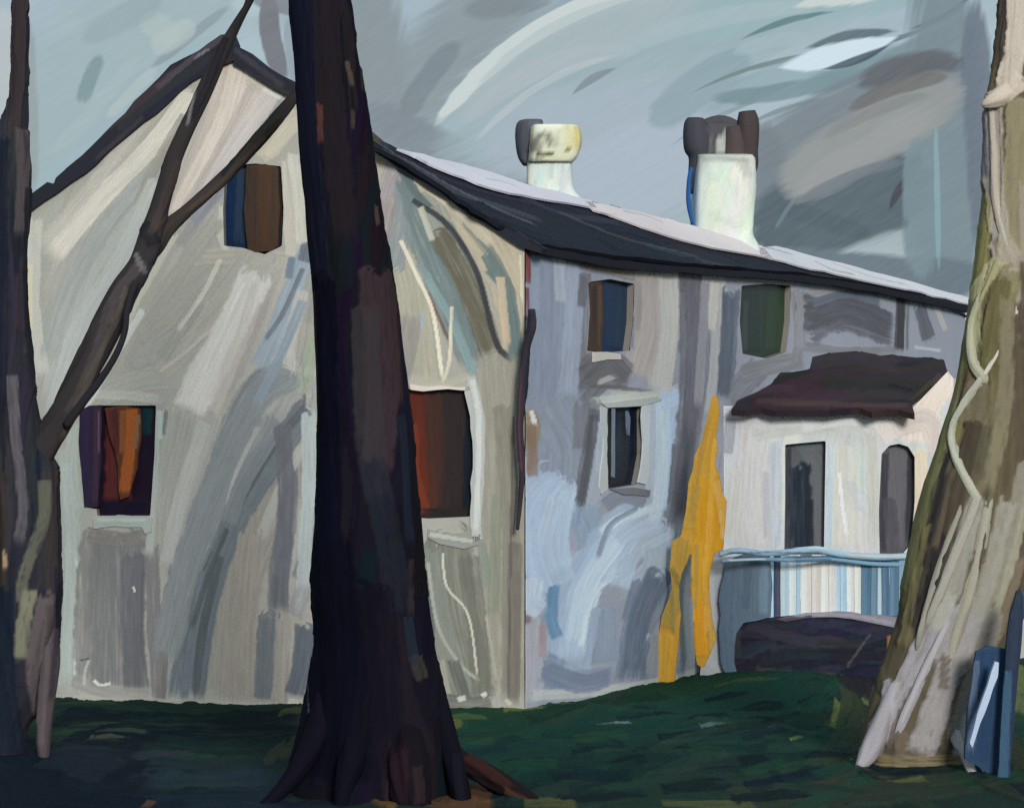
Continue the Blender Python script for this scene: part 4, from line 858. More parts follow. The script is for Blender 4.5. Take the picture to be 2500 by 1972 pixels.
# ---- porch wing
porch = tag(bpy.data.objects.new('porch', None)); COL.objects.link(porch); porch.parent = house; porch.matrix_parent_inverse = house.matrix_world.inverted()
D1 = [(1660, 940), (1700, 936), (1746, 932), (1744, 1040), (1742, 1172), (1658, 1172), (1660, 1050)]
D2 = [(1864, 960), (1880, 942), (1900, 938), (1920, 944), (1934, 966), (1934, 1060), (1926, 1150), (1900, 1180), (1860, 1180), (1858, 1080)]
def paint_porch(c):
    S = c.stroke
    c.scatter(34, 1530, 870, 1990, 1250, 86, (90, 240), (16, 40), [(190, 193, 195), (202, 203, 204), (180, 186, 190), (194, 197, 195)], .75, .45, .2)
    S([(1540, 880), (1640, 890), (1760, 880)], 40, (186, 186, 188), .9); S([(1545, 890), (1538, 960)], 26, (150, 152, 160), .85)
    S([(1600, 910), (1590, 1030), (1600, 1160)], 70, (196, 195, 194), .9); S([(1640, 940), (1640, 1160)], 30, (178, 186, 194), .85); S([(1620, 1000), (1622, 1140)], 16, (176, 178, 180), .8)
    S([(1560, 1000), (1550, 1150)], 34, (196, 196, 190), .9)
    S([(1600, 920), (1720, 905), (1810, 912), (1835, 960), (1838, 1160)], 24, (190, 192, 188), .9, .5); S([(1700, 900), (1780, 885), (1860, 890)], 30, (204, 204, 205), .9)
    S([(1785, 950), (1785, 1160)], 66, (198, 198, 189), .92); S([(1775, 1000), (1780, 1060), (1790, 1130)], 7, (224, 226, 226), .9, .2); S([(1800, 1020), (1820, 1080)], 18, (180, 184, 188), .8); S([(1758, 940), (1752, 1160)], 12, (172, 194, 206), .8)
    S([(1845, 920), (1848, 1160)], 24, (186, 186, 178), .85)
    S([(1985, 800), (1950, 860), (1940, 940)], 80, (226, 208, 196), .95); S([(1900, 900), (1960, 890), (1990, 960)], 50, (202, 190, 182), .85); S([(1945, 960), (1950, 1120)], 34, (214, 196, 172), .9)
    S([(1870, 900), (1890, 930)], 40, (214, 204, 198), .85)
panel('wall', PORCH, [(1530, 858), (1930, 862), (2004, 785), (2016, 800), (2016, 1345), (1530, 1345)], (193, 195, 196), porch, PLASTER, paint_porch, res=2.8, holes=(D1, D2), amp=0)
w0 = PORCH.xyz(PORCH.st([(2016, 800)]))[0]; e0 = w0+dv_*4.5
quad([w0, (w0[0], w0[1], 0), (e0[0], e0[1], 0), e0], (190, 186, 180), 'wall', PLASTER, porch)
def door(nm, o, col, pp, lab):
    d = panel(nm, PORCH.off(-.12), o, col, porch, PAINT, pp, res=3.4, relief=.01, amp=0)
    a = PORCH.xyz(PORCH.st(np.array(o))); b = a-PORCH.Nn*.13; n = len(a)
    make('reveal', np.vstack([a, b]), [[i, (i+1) % n, n+(i+1) % n, n+i] for i in range(n)], np.tile(pig((120, 118, 118)), (2*n, 1)), PLASTER, porch, False)
    d['label'] = lab
door('door', D1, (86, 88, 92), brush(([(1700, 945), (1726, 1000), (1728, 1165)], 34, (96, 98, 102)), ([(1690, 945), (1735, 940)], 24, (88, 96, 96)), ([(1690, 990), (1696, 1165)], 50, (34, 42, 54), .97, .2), ([(1668, 950), (1666, 1165)], 14, (50, 54, 64), .9), ([(1710, 1060), (1712, 1165)], 22, (36, 40, 50), .9)), 'dark grey porch door')
door('arched_doorway', D2, (84, 82, 88), brush(([(1898, 955), (1890, 1170)], 40, (98, 96, 100)), ([(1872, 960), (1866, 1170)], 16, (60, 58, 66), .9), ([(1926, 960), (1920, 1150)], 12, (50, 48, 56), .9), ([(1880, 1060), (1890, 1170)], 30, (76, 74, 82), .8)), 'grey arched porch doorway')
pe = at(1560, 862, PORCH.O[1]); pA = PORCH.xyz(PORCH.st([(1545, 864)]))[0]+PORCH.Nn*.3; pB = PORCH.xyz(PORCH.st([(1930, 866)]))[0]+PORCH.Nn*.3
PROOF = Plane((pA+pB)/2+UP*.4-PORCH.Nn*.9, pB-pA, -PORCH.Nn*.9+UP*.42)
def paint_proof(c):
    c.scatter(26, 1560, 750, 1990, 860, 4, (100, 260), (12, 28), [(52, 44, 50), (44, 39, 46), (58, 48, 53), (41, 36, 43)], .8, .35, .15)
    c.stroke([(1720, 770), (1800, 760), (1900, 775)], 30, (60, 52, 58), .7); c.stroke([(1600, 850), (1760, 856), (1930, 860)], 12, (78, 60, 58), .75, .6); c.stroke([(1880, 815), (1930, 828)], 7, (34, 32, 40), .9); c.stroke([(1930, 850), (1990, 790)], 14, (66, 62, 50), .8)
prout = [(1546, 866), (1560, 848), (1600, 830), (1628, 816), (1650, 790), (1712, 782), (1718, 756), (1760, 746), (1810, 742), (1860, 752), (1940, 758), (1996, 762), (2004, 788), (1960, 824), (1926, 850), (1934, 876), (1900, 868), (1760, 868), (1640, 868)]
panel('roof', PROOF, prout, (50, 43, 49), porch, PAINT, paint_proof, thick=.10, back=True, res=3.4, relief=.03, amp=6)

# ---- terrace wall with its railing
TR = Plane(at(1740, 1360, 41.3), g, UP)
wallt = thing('retaining_wall', 'low dark plum-brown terrace wall with a pale coping under the blue and white railing', 'wall', tuple(at(1740, 1439, 41.3)))
def paint_rw(c):
    c.scatter(50, 1556, 1310, 1900, 1430, 8, (80, 220), (10, 26), [(38, 42, 52), (31, 35, 45), (46, 48, 57), (36, 38, 47)], .85, .35, .35)
    c.stroke([(1600, 1415), (1700, 1425), (1790, 1430)], 12, (70, 64, 68), .7); c.stroke([(1840, 1340), (1790, 1410)], 5, (78, 74, 78), .8); c.stroke([(1560, 1330), (1556, 1390)], 14, (62, 64, 66), .6); c.stroke([(1880, 1345), (1880, 1380)], 9, (150, 104, 60), .8)
panel('face', TR, [(1575, 1314), (1640, 1304), (1760, 1298), (1860, 1302), (1960, 1306), (1980, 1450), (1800, 1450), (1560, 1442), (1548, 1400), (1556, 1336)], (35, 37, 46), wallt, PLASTER, paint_rw, thick=.3, back=True, res=3.8, relief=.04, amp=3)
panel('coping', TR.off(.04), [(1640, 1308), (1700, 1296), (1770, 1292), (1890, 1304), (1960, 1308), (1960, 1330), (1890, 1326), (1800, 1308), (1730, 1304), (1660, 1314)], (126, 122, 132), wallt, PLASTER, brush(([(1680, 1302), (1780, 1300), (1890, 1318)], 9, (150, 148, 160), .8, .6), ([(1640, 1312), (1720, 1306)], 12, (64, 60, 68), .85)), thick=.36, back=True, res=3.6, relief=.02, amp=1.6)
t0, t1 = TR.xyz(TR.st([(1575, 1320)]))[0], TR.xyz(TR.st([(1960, 1312)]))[0]
quad([t0-TR.Nn*.3, t1-TR.Nn*.3, t1-TR.Nn*3.2, t0-TR.Nn*1.6], (110, 106, 106), 'terrace_floor', PLASTER, wallt)

panel('gap_cover', TR.off(-.02), [(1484, 1180), (1560, 1176), (1566, 1436), (1500, 1446), (1478, 1440), (1490, 1300)], (170, 173, 178), wallt, PLASTER, brush(([(1500, 1200), (1505, 1420)], 26, (180, 182, 184), .8, .5), ([(1520, 1200), (1520, 1400)], 16, (150, 160, 172), .7)), thick=.2, back=True, res=3.6, amp=2)  # pale panel added to hide the dark shaded gap before the side wall
rail = thing('terrace_railing', 'blue and white boarded railing with wavy light blue rails on the dark terrace wall', 'railing', tuple(at(1740, 1300, 41.25)))
RL = TR.off(-.06)
cols = [(196, 212, 220), (44, 84, 130), (84, 78, 84), (176, 198, 210), (200, 210, 212), (158, 188, 206), (204, 204, 200), (198, 194, 188), (204, 205, 202), (206, 203, 196), (178, 198, 210), (160, 188, 204), (204, 208, 206), (206, 207, 202), (80, 110, 132), (98, 124, 142), (166, 184, 190), (78, 106, 130), (90, 118, 140), (120, 146, 164), (90, 116, 136)]
edges = [1622, 1636, 1641, 1650, 1668, 1684, 1692, 1716, 1736, 1752, 1764, 1776, 1790, 1806, 1820, 1842, 1856, 1864, 1880, 1900, 1926, 1960]
for i, cc in enumerate(cols):
    a, b = edges[i], edges[i+1]; w = b-a; top = 1174+random.uniform(-3, 3); bot = 1316+random.uniform(-3, 6)
    k = random.uniform(-.2, .2)
    panel('slat', RL.off(.012*(i % 2)), [(a+.2, top), (b+.2, top), (b+.2+k*4, (top+bot)/2), (b+.2, bot), (a+.2, bot), (a+.2+k*4, (top+bot)/2)], cc, rail, PAINT,
          brush(([(a+w*.3, top), (a+w*.3, bot)], w*.5, tuple(min(255, v+14) for v in cc), .7, .6), ([(a+w*.75, top+10), (a+w*.7, bot)], w*.3, tuple(max(0, v-16) for v in cc), .6, .6)), thick=.03, back=True, res=4, amp=.8, relief=.006)
panel('end_panel', TR.off(.08), [(1552, 1178), (1580, 1168), (1610, 1164), (1626, 1172), (1632, 1240), (1628, 1304), (1600, 1312), (1572, 1316), (1556, 1340), (1552, 1400), (1560, 1432), (1540, 1440), (1524, 1400), (1520, 1330), (1524, 1240), (1534, 1188)], (94, 112, 130), rail, PAINT,
      brush(([(1545, 1190), (1534, 1300), (1545, 1425)], 34, (88, 104, 122)), ([(1590, 1176), (1590, 1300)], 60, (96, 112, 126)), ([(1616, 1180), (1614, 1300)], 20, (112, 136, 152), .8), ([(1580, 1200), (1575, 1290)], 20, (80, 96, 114), .7)), thick=.08, back=True, res=3.8, amp=2.5)
ry = 41.1
sweep('top_rail', [(1520, 1172, 11, ry), (1560, 1164, 13, ry), (1620, 1170, 12, ry), (1690, 1164, 13, ry), (1730, 1162, 13, ry), (1780, 1172, 14, ry), (1850, 1178, 14, ry), (1920, 1176, 14, ry), (1970, 1178, 14, ry)], (146, 172, 188), rail, PAINT, brush(([(1540, 1168), (1700, 1168), (1780, 1178)], 4, (72, 110, 146), .9), ([(1600, 1162), (1720, 1156), (1800, 1168)], 4, (178, 202, 214), .8), ([(1790, 1174), (1920, 1176)], 9, (166, 180, 180), .8)), around=16)
sweep('lower_rail', [(1524, 1186, 8, ry+.04), (1600, 1182, 8, ry+.04), (1690, 1184, 9, ry+.04), (1760, 1182, 9, ry+.04), (1850, 1192, 10, ry+.04), (1960, 1194, 10, ry+.04)], (112, 150, 176), rail, PAINT, brush(([(1680, 1184), (1760, 1182)], 4, (66, 106, 146), .9), ([(1540, 1184), (1620, 1182)], 4, (196, 210, 216), .8)), around=14)

# ---- ochre cloth
YP = Plane(at(1465, 1140, 40.6), g, UP)
def paint_y(c):
    S = c.stroke
    OC, OR_, OL = (198, 148, 48), (206, 146, 36), (160, 132, 62)
    S([(1514, 850), (1490, 960), (1480, 1060)], 60, (190, 146, 56), .9); S([(1500, 1020), (1500, 1150), (1490, 1230)], 70, (202, 144, 36), .92); S([(1515, 1020), (1530, 1100)], 16, (204, 160, 84), .8)
    S([(1470, 1030), (1456, 1120)], 26, (186, 150, 66), .85); S([(1440, 1140), (1430, 1220)], 36, (170, 136, 62), .9); S([(1430, 1230), (1410, 1330)], 40, (156, 132, 66), .9); S([(1405, 1350), (1396, 1445)], 38, (196, 150, 54), .92)
    S([(1480, 1160), (1482, 1280)], 40, (206, 152, 46), .9); S([(1476, 1280), (1484, 1390)], 26, (216, 150, 40), .92); S([(1500, 1250), (1506, 1380)], 14, (198, 158, 84), .85); S([(1524, 1080), (1528, 1140)], 10, (208, 168, 100), .8); S([(1420, 1200), (1440, 1240)], 14, (122, 112, 66), .7); S([(1500, 880), (1476, 1000), (1462, 1110)], 12, (172, 134, 66), .7, .7); S([(1512, 930), (1500, 1100), (1494, 1200)], 12, (216, 168, 74), .7, .7); S([(1474, 1150), (1470, 1290)], 9, (168, 140, 80), .7, .6); S([(1490, 1180), (1494, 1340)], 9, (222, 170, 80), .7, .6); S([(1408, 1340), (1404, 1430)], 8, (176, 140, 66), .7, .6); S([(1420, 1250), (1424, 1340)], 9, (134, 122, 76), .7, .5)
panel('cloth', YP, [(1506, 838), (1516, 836), (1521, 872), (1514, 920), (1512, 980), (1522, 1012), (1526, 1040), (1536, 1060), (1532, 1120), (1528, 1160), (1510, 1170), (1502, 1200), (1500, 1260), (1506, 1310), (1514, 1350), (1500, 1385), (1486, 1412), (1474, 1404), (1468, 1370), (1466, 1300), (1462, 1220), (1464, 1150), (1452, 1190), (1436, 1240), (1436, 1330), (1430, 1400), (1426, 1440), (1408, 1442), (1386, 1458), (1388, 1420), (1392, 1370), (1400, 1300), (1422, 1240), (1416, 1200), (1420, 1146), (1440, 1132), (1450, 1080), (1456, 1020), (1470, 960), (1488, 910)],
      (190, 144, 56), None, PAINT, paint_y, thick=.05, back=True, res=3, relief=.03, amp=4)
tag(bpy.data.objects['cloth'], 'ochre yellow cloth hanging in a tall point with two tails against the grey side wall', 'cloth')

# ================================================================== trees
TY = 27.9
big = thing('tree', 'tall near-black tree trunk with spreading roots standing in front of the gable', 'tree', tuple(at(795, 1675, TY)))
def paint_big(c):
    S = c.stroke; B, N2 = (21, 18, 28), (17, 18, 31)
    c.scatter(70, 610, -60, 960, 1700, 88, (180, 420), (14, 40), [B, N2, (19, 17, 25), (27, 22, 30), (16, 17, 29)], .75, .4, .06)
    S([(690, -60), (700, 200), (740, 520)], 60, (33, 27, 31), .8, .5); S([(720, 0), (735, 60), (750, 240)], 20, (40, 34, 37), .6, .6)
    S([(640, -60), (650, 300), (690, 800), (690, 1300)], 60, (22, 24, 40), .9); S([(690, 600), (700, 1000), (720, 1500)], 60, (10, 11, 24), .95)
    S([(796, 590), (812, 800), (800, 1000)], 70, (54, 43, 47), .88, .35); S([(775, 660), (785, 900), (805, 1060)], 60, (51, 47, 50), .75, .4); S([(830, 600), (838, 740), (845, 860)], 18, (52, 39, 40), .7, .5)
    S([(790, 980), (830, 1160), (850, 1300)], 60, (30, 33, 42), .8, .5); S([(850, 880), (862, 1050), (870, 1150)], 16, (28, 34, 46), .85); S([(840, 560), (845, 700)], 9, (38, 32, 38), .8)
    S([(682, 230), (684, 310)], 13, (82, 50, 46), .85, .4); S([(735, 140), (746, 190)], 9, (84, 72, 62), .7); S([(748, 240), (748, 280)], 8, (70, 60, 52), .7); S([(795, 440), (800, 480)], 9, (78, 66, 58), .7)
    S([(762, 0), (770, 200)], 12, (54, 48, 44), .7); S([(668, 620), (672, 760), (676, 860)], 10, (58, 36, 40), .8); S([(666, 860), (670, 1000)], 14, (28, 48, 60), .8)
    S([(820, 1300), (850, 1450), (900, 1600)], 60, (30, 24, 31), .8); S([(690, 1000), (700, 1300), (670, 1600)], 50, (12, 14, 32), .9); S([(760, 1250), (750, 1500), (740, 1640)], 100, (10, 10, 20), .95); S([(680, 1400), (660, 1550), (640, 1620)], 60, (18, 18, 32), .9)
    S([(880, 1380), (895, 1430)], 30, (66, 60, 54), .6, .6); S([(866, 1300), (880, 1400)], 20, (34, 42, 54), .7); S([(835, 1560), (850, 1680)], 60, (44, 30, 38), .8); S([(880, 1600), (890, 1690)], 30, (54, 42, 43), .7); S([(945, 1500), (966, 1570), (972, 1620)], 10, (150, 122, 102), .75)
    S([(700, 1150), (720, 1350), (690, 1640)], 110, (9, 10, 22), .93, .15); S([(800, 1250), (820, 1450), (830, 1640)], 70, (15, 13, 24), .85, .3)
    S([(870, 1180), (872, 1300)], 12, (62, 48, 44), .5, .8); S([(935, 1400), (945, 1470)], 6, (120, 100, 96), .5); S([(662, 1500), (655, 1440)], 5, (60, 78, 92), .7)
rows = [(-420, 596, 700), (-250, 602, 714), (-100, 608, 728), (0, 612, 740), (100, 622, 753), (190, 628, 768), (300, 634, 786), (420, 646, 803), (500, 653, 816), (600, 664, 834), (700, 668, 848), (800, 671, 861), (900, 673, 872), (1000, 672, 880), (1100, 668, 888), (1200, 661, 896), (1260, 658, 901), (1330, 663, 911), (1400, 656, 924), (1480, 645, 940), (1540, 632, 954), (1600, 618, 966), (1650, 606, 974), (1690, 600, 978), (1730, 596, 982)]
trunk = sweep('trunk', sil(rows, TY), (20, 18, 27), big, BARK, paint_big, around=160, seg=20, bump=.025, relief=.025, buttress=.012)
sweep('root', [(690, 1430, 30, TY-.25), (672, 1540, 54, TY-.5), (640, 1610, 46, TY-.75), (600, 1664, 34, TY-.95), (560, 1700, 22, TY-1.1), (520, 1722, 10, TY-1.2)], (15, 14, 25), big, BARK, None, around=40, bump=.06)
sweep('root', [(770, 1480, 30, TY-.35), (748, 1590, 60, TY-.72), (730, 1650, 44, TY-.95), (722, 1690, 30, TY-1.1), (716, 1730, 16, TY-1.2)], (13, 13, 23), big, BARK, None, around=40, bump=.1)
sweep('root', [(845, 1470, 30, TY-.3), (860, 1590, 84, TY-.68), (868, 1650, 84, TY-.85), (874, 1700, 76, TY-1.0), (878, 1740, 50, TY-1.1)], (22, 17, 24), big, BARK, brush(([(845, 1590), (845, 1690)], 40, (40, 26, 33), .75), ([(885, 1620), (890, 1690)], 22, (48, 36, 37), .6), ([(915, 1560), (915, 1640)], 24, (30, 26, 34), .8)), around=48, bump=.1)
sweep('root', [(925, 1440, 24, TY-.1), (945, 1560, 44, TY-.32), (962, 1630, 46, TY-.5), (976, 1690, 40, TY-.65), (984, 1730, 26, TY-.75)], (16, 15, 24), big, BARK, brush(([(965, 1600), (975, 1700)], 22, (19, 21, 31), .8)), around=40, bump=.1)
sweep('root', [(920, 1540, 24, TY+.05), (968, 1600, 40, TY+.0), (1030, 1638, 46, TY-.2), (1080, 1668, 40, TY-.45), (1130, 1696, 32, TY-.7), (1190, 1720, 14, TY-.9)], (32, 24, 27), big, BARK, brush(([(990, 1606), (1080, 1660)], 22, (58, 36, 32), .8), ([(1070, 1668), (1140, 1698)], 18, (84, 60, 44), .7), ([(1000, 1650), (1090, 1700)], 18, (36, 29, 35), .9)), around=40, bump=.1)

LY = 31.2
left = thing('tree', 'dark forked tree at the left edge with a thin limb slanting across the gable', 'tree', tuple(at(50, 1600, LY)))
def paint_left(c):
    S = c.stroke
    c.scatter(50, -20, -40, 130, 1650, 88, (140, 360), (8, 22), [(40, 42, 50), (30, 34, 44), (56, 52, 56), (46, 46, 52)], .75, .5, .06)
    S([(45, -20), (40, 150), (34, 300)], 26, (54, 46, 48), .9); S([(48, 280), (52, 380), (46, 500)], 24, (82, 74, 76), .8, .5); S([(10, 300), (8, 500), (10, 900)], 34, (26, 32, 44), .9); S([(62, 400), (55, 600), (70, 800)], 16, (34, 36, 42), .9)
    S([(34, 800), (42, 920), (60, 1060), (52, 1150)], 22, (92, 88, 94), .85, .4); S([(80, 900), (74, 1000), (92, 1080), (80, 1160)], 20, (38, 44, 46), .9); S([(108, 1000), (112, 1150), (118, 1300), (118, 1440)], 26, (58, 52, 52), .92); S([(100, 1020), (98, 1100), (60, 1230), (70, 1300)], 24, (98, 98, 86), .8, .6)
    S([(75, 1250), (60, 1330), (55, 1390)], 30, (124, 124, 104), .8, .5); S([(104, 1260), (84, 1390), (92, 1560)], 34, (92, 84, 84), .92, .35); S([(112, 1280), (112, 1470)], 16, (70, 62, 64), .85); S([(122, 1200), (120, 1470)], 8, (34, 34, 44), .9)
    S([(12, 1000), (14, 1180), (20, 1300)], 20, (60, 50, 42), .7); S([(22, 1160), (26, 1200)], 8, (180, 156, 124), .7); S([(20, 1250), (22, 1440), (30, 1600)], 50, (24, 34, 46), .95); S([(92, 1500), (96, 1590)], 26, (100, 86, 90), .8)
rowsl = [(-300, 20, 42), (-100, 24, 50), (0, 26, 56), (60, 28, 60), (130, 26, 58), (200, 22, 60), (250, 8, 62), (300, -8, 60), (400, -14, 66), (480, -18, 58), (560, -18, 54), (660, -18, 58), (760, -18, 68), (860, -18, 80), (940, -18, 96), (990, -18, 116), (1060, -18, 124), (1200, -18, 128), (1320, -18, 126), (1400, -16, 116), (1470, -18, 92), (1530, -24, 62), (1580, -30, 52), (1620, -40, 50), (1660, -56, 56)]
sweep('trunk', sil(rowsl, LY), (42, 42, 50), left, BARK, paint_left, around=96, seg=16, bump=.05, relief=.04)
sweep('root', [(106, 1330, 34, LY-.12), (106, 1400, 40, LY-.2), (98, 1480, 38, LY-.3), (94, 1540, 32, LY-.38), (92, 1590, 26, LY-.45), (96, 1625, 10, LY-.5)], (72, 64, 66), left, BARK, brush(([(96, 1340), (88, 1580)], 20, (88, 78, 82), .85), ([(116, 1330), (108, 1480)], 10, (44, 42, 50), .85)), around=32, bump=.08)
def paint_limb(c):
    c.scatter(60, 80, 0, 640, 960, 60, (90, 220), (6, 16), [(58, 53, 52), (46, 44, 46), (72, 66, 64), (40, 38, 42)], .8, .5, .15)
    S = c.stroke
    S([(300, 560), (240, 640), (200, 760), (140, 880)], 24, (76, 70, 72), .85, .45); S([(270, 610), (240, 690), (190, 790), (120, 940)], 12, (92, 84, 76), .7, .5); S([(310, 480), (330, 520)], 34, (34, 34, 40), .9); S([(290, 540), (310, 580)], 12, (116, 114, 116), .7); S([(380, 350), (340, 450), (320, 500)], 16, (66, 58, 56), .8); S([(560, 290), (470, 390), (400, 450)], 9, (78, 66, 58), .7)
    S([(480, 90), (440, 190), (405, 260)], 16, (36, 36, 42), .9); S([(415, 200), (400, 270)], 7, (140, 138, 136), .6)
sweep('limb', [(60, 1010, 60, LY), (88, 950, 64, LY-.05), (128, 885, 58, LY-.1), (178, 790, 60, LY-.2), (226, 690, 66, LY-.3), (262, 618, 60, LY-.35), (298, 560, 52, LY-.4), (318, 505, 54, LY-.4), (336, 440, 40, LY-.4), (366, 340, 36, LY-.45), (400, 262, 34, LY-.5), (436, 185, 34, LY-.5), (466, 118, 30, LY-.55), (490, 72, 24, LY-.55), (512, 32, 17, LY-.6), (534, -6, 12, LY-.6), (560, -60, 8, LY-.65)], (54, 50, 52), left, BARK, paint_limb, around=48, seg=10, bump=.08, relief=.02)
sweep('limb', [(300, 560, 30, LY-.35), (324, 520, 44, LY-.35), (352, 484, 36, LY-.3), (392, 448, 28, LY-.25), (450, 396, 26, LY-.2), (508, 340, 26, LY-.15), (556, 286, 28, LY-.1), (596, 238, 28, LY), (626, 200, 22, LY+.05), (668, 150, 18, LY+.1), (700, 90, 14, LY+.15)], (58, 52, 50), left, BARK, paint_limb, around=40, seg=10, bump=.08, relief=.02)
sweep('twig', [(288, 596, 16, LY-.6), (278, 620, 15, LY-.62), (268, 660, 14, LY-.62), (264, 700, 13, LY-.6), (246, 748, 14, LY-.55), (214, 800, 16, LY-.45), (176, 850, 18, LY-.35), (140, 900, 18, LY-.25)], (44, 42, 46), left, BARK, None, around=20)
sweep('twig', [(500, 52, 8, LY-.55), (510, 30, 8, LY-.6), (520, 8, 7, LY-.6), (530, -30, 6, LY-.6)], (56, 52, 56), left, BARK, None, around=16)

RY = 30.4
right = thing('tree', 'thick olive-brown leaning tree at the right edge wound with pale stems', 'tree', tuple(at(1940, 1610, RY)))
def paint_right(c):
    S = c.stroke
    c.scatter(90, 1830, -20, 2180, 1600, 80, (120, 320), (10, 28), [(92, 84, 66), (104, 96, 74), (78, 70, 60), (112, 104, 84), (84, 75, 64)], .7, .5, .12)
    S([(2130, -40), (2120, 60), (2105, 150)], 18, (80, 70, 66), .9); S([(2150, 0), (2145, 100), (2120, 200)], 44, (196, 184, 170), .92); S([(2150, 180), (2110, 210), (2085, 222)], 40, (192, 180, 166), .9)
    S([(2150, 220), (2140, 420), (2130, 560)], 60, (138, 130, 104), .9); S([(2095, 240), (2100, 400), (2110, 520)], 36, (166, 158, 148), .9); S([(2080, 240), (2086, 380)], 14, (118, 116, 126), .8)
    S([(2080, 480), (2068, 580), (2062, 640)], 26, (132, 124, 74), .95); S([(2110, 520), (2160, 640)], 50, (164, 156, 142), .8); S([(2160, 400), (2168, 1000)], 34, (150, 138, 128), .8)
    S([(2100, 560), (2060, 640), (2055, 740)], 30, (168, 166, 130), .9); S([(2130, 580), (2100, 680), (2090, 780)], 46, (122, 116, 86), .9); S([(2035, 680), (2036, 760), (2005, 900)], 34, (78, 62, 54), .92); S([(2025, 860), (1980, 1000), (1945, 1130)], 36, (128, 122, 76), .92); S([(2060, 820), (2050, 900)], 60, (112, 104, 84), .85)
    S([(2110, 800), (2110, 1000), (2080, 1160)], 60, (108, 100, 72), .9); S([(2150, 760), (2150, 1100)], 50, (96, 84, 72), .85); S([(2100, 880), (2110, 900)], 9, (150, 146, 92), .9); S([(2010, 950), (1985, 1040), (1960, 1160)], 18, (62, 56, 54), .9); S([(2030, 1000), (1990, 1140), (1940, 1320)], 50, (96, 86, 72), .9); S([(1970, 1020), (1930, 1180), (1915, 1300)], 22, (110, 104, 72), .9); S([(1965, 1160), (1935, 1300)], 20, (56, 52, 52), .85)
    S([(2150, 1100), (2130, 1240)], 60, (92, 78, 72), .85); S([(2120, 1180), (2080, 1320), (2060, 1420)], 60, (120, 108, 90), .85); S([(2040, 1180), (2010, 1300)], 46, (94, 84, 72), .9)
    S([(2130, 720), (2126, 960), (2070, 1230)], 60, (84, 74, 60), .9); S([(2160, 560), (2165, 900), (2160, 1100)], 34, (74, 62, 54), .9); S([(2042, 690), (2030, 800), (1990, 940)], 30, (66, 52, 46), .95, .2); S([(2050, 900), (2016, 1050), (1950, 1310)], 34, (70, 62, 52), .92); S([(2000, 960), (1970, 1080), (1940, 1200)], 16, (46, 44, 46), .95); S([(1990, 1130), (1950, 1260), (1925, 1330)], 20, (48, 45, 47), .92); S([(2100, 1200), (2060, 1300), (2040, 1380)], 46, (88, 76, 66), .9); S([(2060, 1020), (2000, 1230), (1960, 1330)], 16, (110, 102, 78), .85); S([(1955, 1110), (1920, 1290), (1900, 1370)], 18, (116, 108, 78), .9); S([(2110, 600), (2090, 720), (2080, 800)], 40, (98, 92, 62), .9)
    S([(2052, 640), (2030, 790), (1985, 950), (1940, 1120), (1912, 1260)], 26, (128, 124, 88), .9, .4); S([(2084, 420), (2066, 580)], 30, (140, 134, 92), .85, .4); S([(2120, 640), (2110, 860), (2070, 1040)], 30, (126, 120, 98), .8, .6)
    S([(2150, 980), (2110, 1140), (2050, 1300), (2010, 1400)], 34, (140, 136, 122), .85); S([(2160, 1040), (2120, 1180), (2080, 1300)], 20, (160, 158, 138), .85); S([(2050, 1060), (2000, 1230), (1960, 1340)], 40, (150, 147, 138), .9); S([(2110, 1060), (2060, 1250), (2010, 1400)], 36, (146, 143, 132), .9)
    S([(1990, 1270), (1930, 1400), (1850, 1560)], 56, (160, 156, 160), .92, .4); S([(2030, 1300), (1990, 1420), (1930, 1590)], 60, (150, 146, 146), .9, .4); S([(2080, 1290), (2050, 1420), (2010, 1560)], 50, (140, 136, 130), .85); S([(1960, 1390), (1900, 1500), (1870, 1590)], 20, (92, 82, 74), .8); S([(1985, 1380), (1980, 1450)], 20, (98, 88, 80), .85); S([(1880, 1440), (1850, 1560), (1830, 1600)], 26, (170, 168, 176), .85); S([(2000, 1250), (1970, 1330)], 30, (164, 162, 150), .8)
    S([(1900, 1540), (1890, 1590)], 20, (104, 90, 78), .9); S([(1850, 1600), (2030, 1600)], 26, (126, 116, 88), .8, .6); S([(2040, 1500), (2010, 1590)], 26, (172, 172, 178), .85)
rowsr = [(-300, 2122, 2200), (-100, 2118, 2200), (0, 2114, 2200), (80, 2110, 2200), (150, 2100, 2200), (200, 2090, 2200), (260, 2084, 2200), (340, 2082, 2200), (420, 2080, 2200), (500, 2072, 2200), (570, 2064, 2200), (640, 2054, 2200), (720, 2044, 2200), (800, 2030, 2200), (880, 2010, 2200), (960, 1984, 2198), (1050, 1954, 2196), (1150, 1928, 2192), (1250, 1908, 2172), (1340, 1890, 2124), (1430, 1862, 2080), (1510, 1836, 2056), (1570, 1820, 2046), (1605, 1822, 2040), (1640, 1826, 2036)]
sweep('trunk', sil(rowsr, RY), (92, 84, 68), right, BARK, paint_right, around=128, seg=16, bump=.035, relief=.05, flat=.8)
_ry = np.array([r[0] for r in rowsr], float); _rl = np.array([r[1] for r in rowsr], float); _rr = np.array([r[2] for r in rowsr], float)
def skin(x, y):
    l, r = np.interp(y, _ry, _rl), np.interp(y, _ry, _rr); c_, R_ = (l+r)/2, (r-l)/2
    return RY-.8*R_/F*RY*math.sqrt(max(.02, 1-min(1, abs(x-c_)/R_)**2))
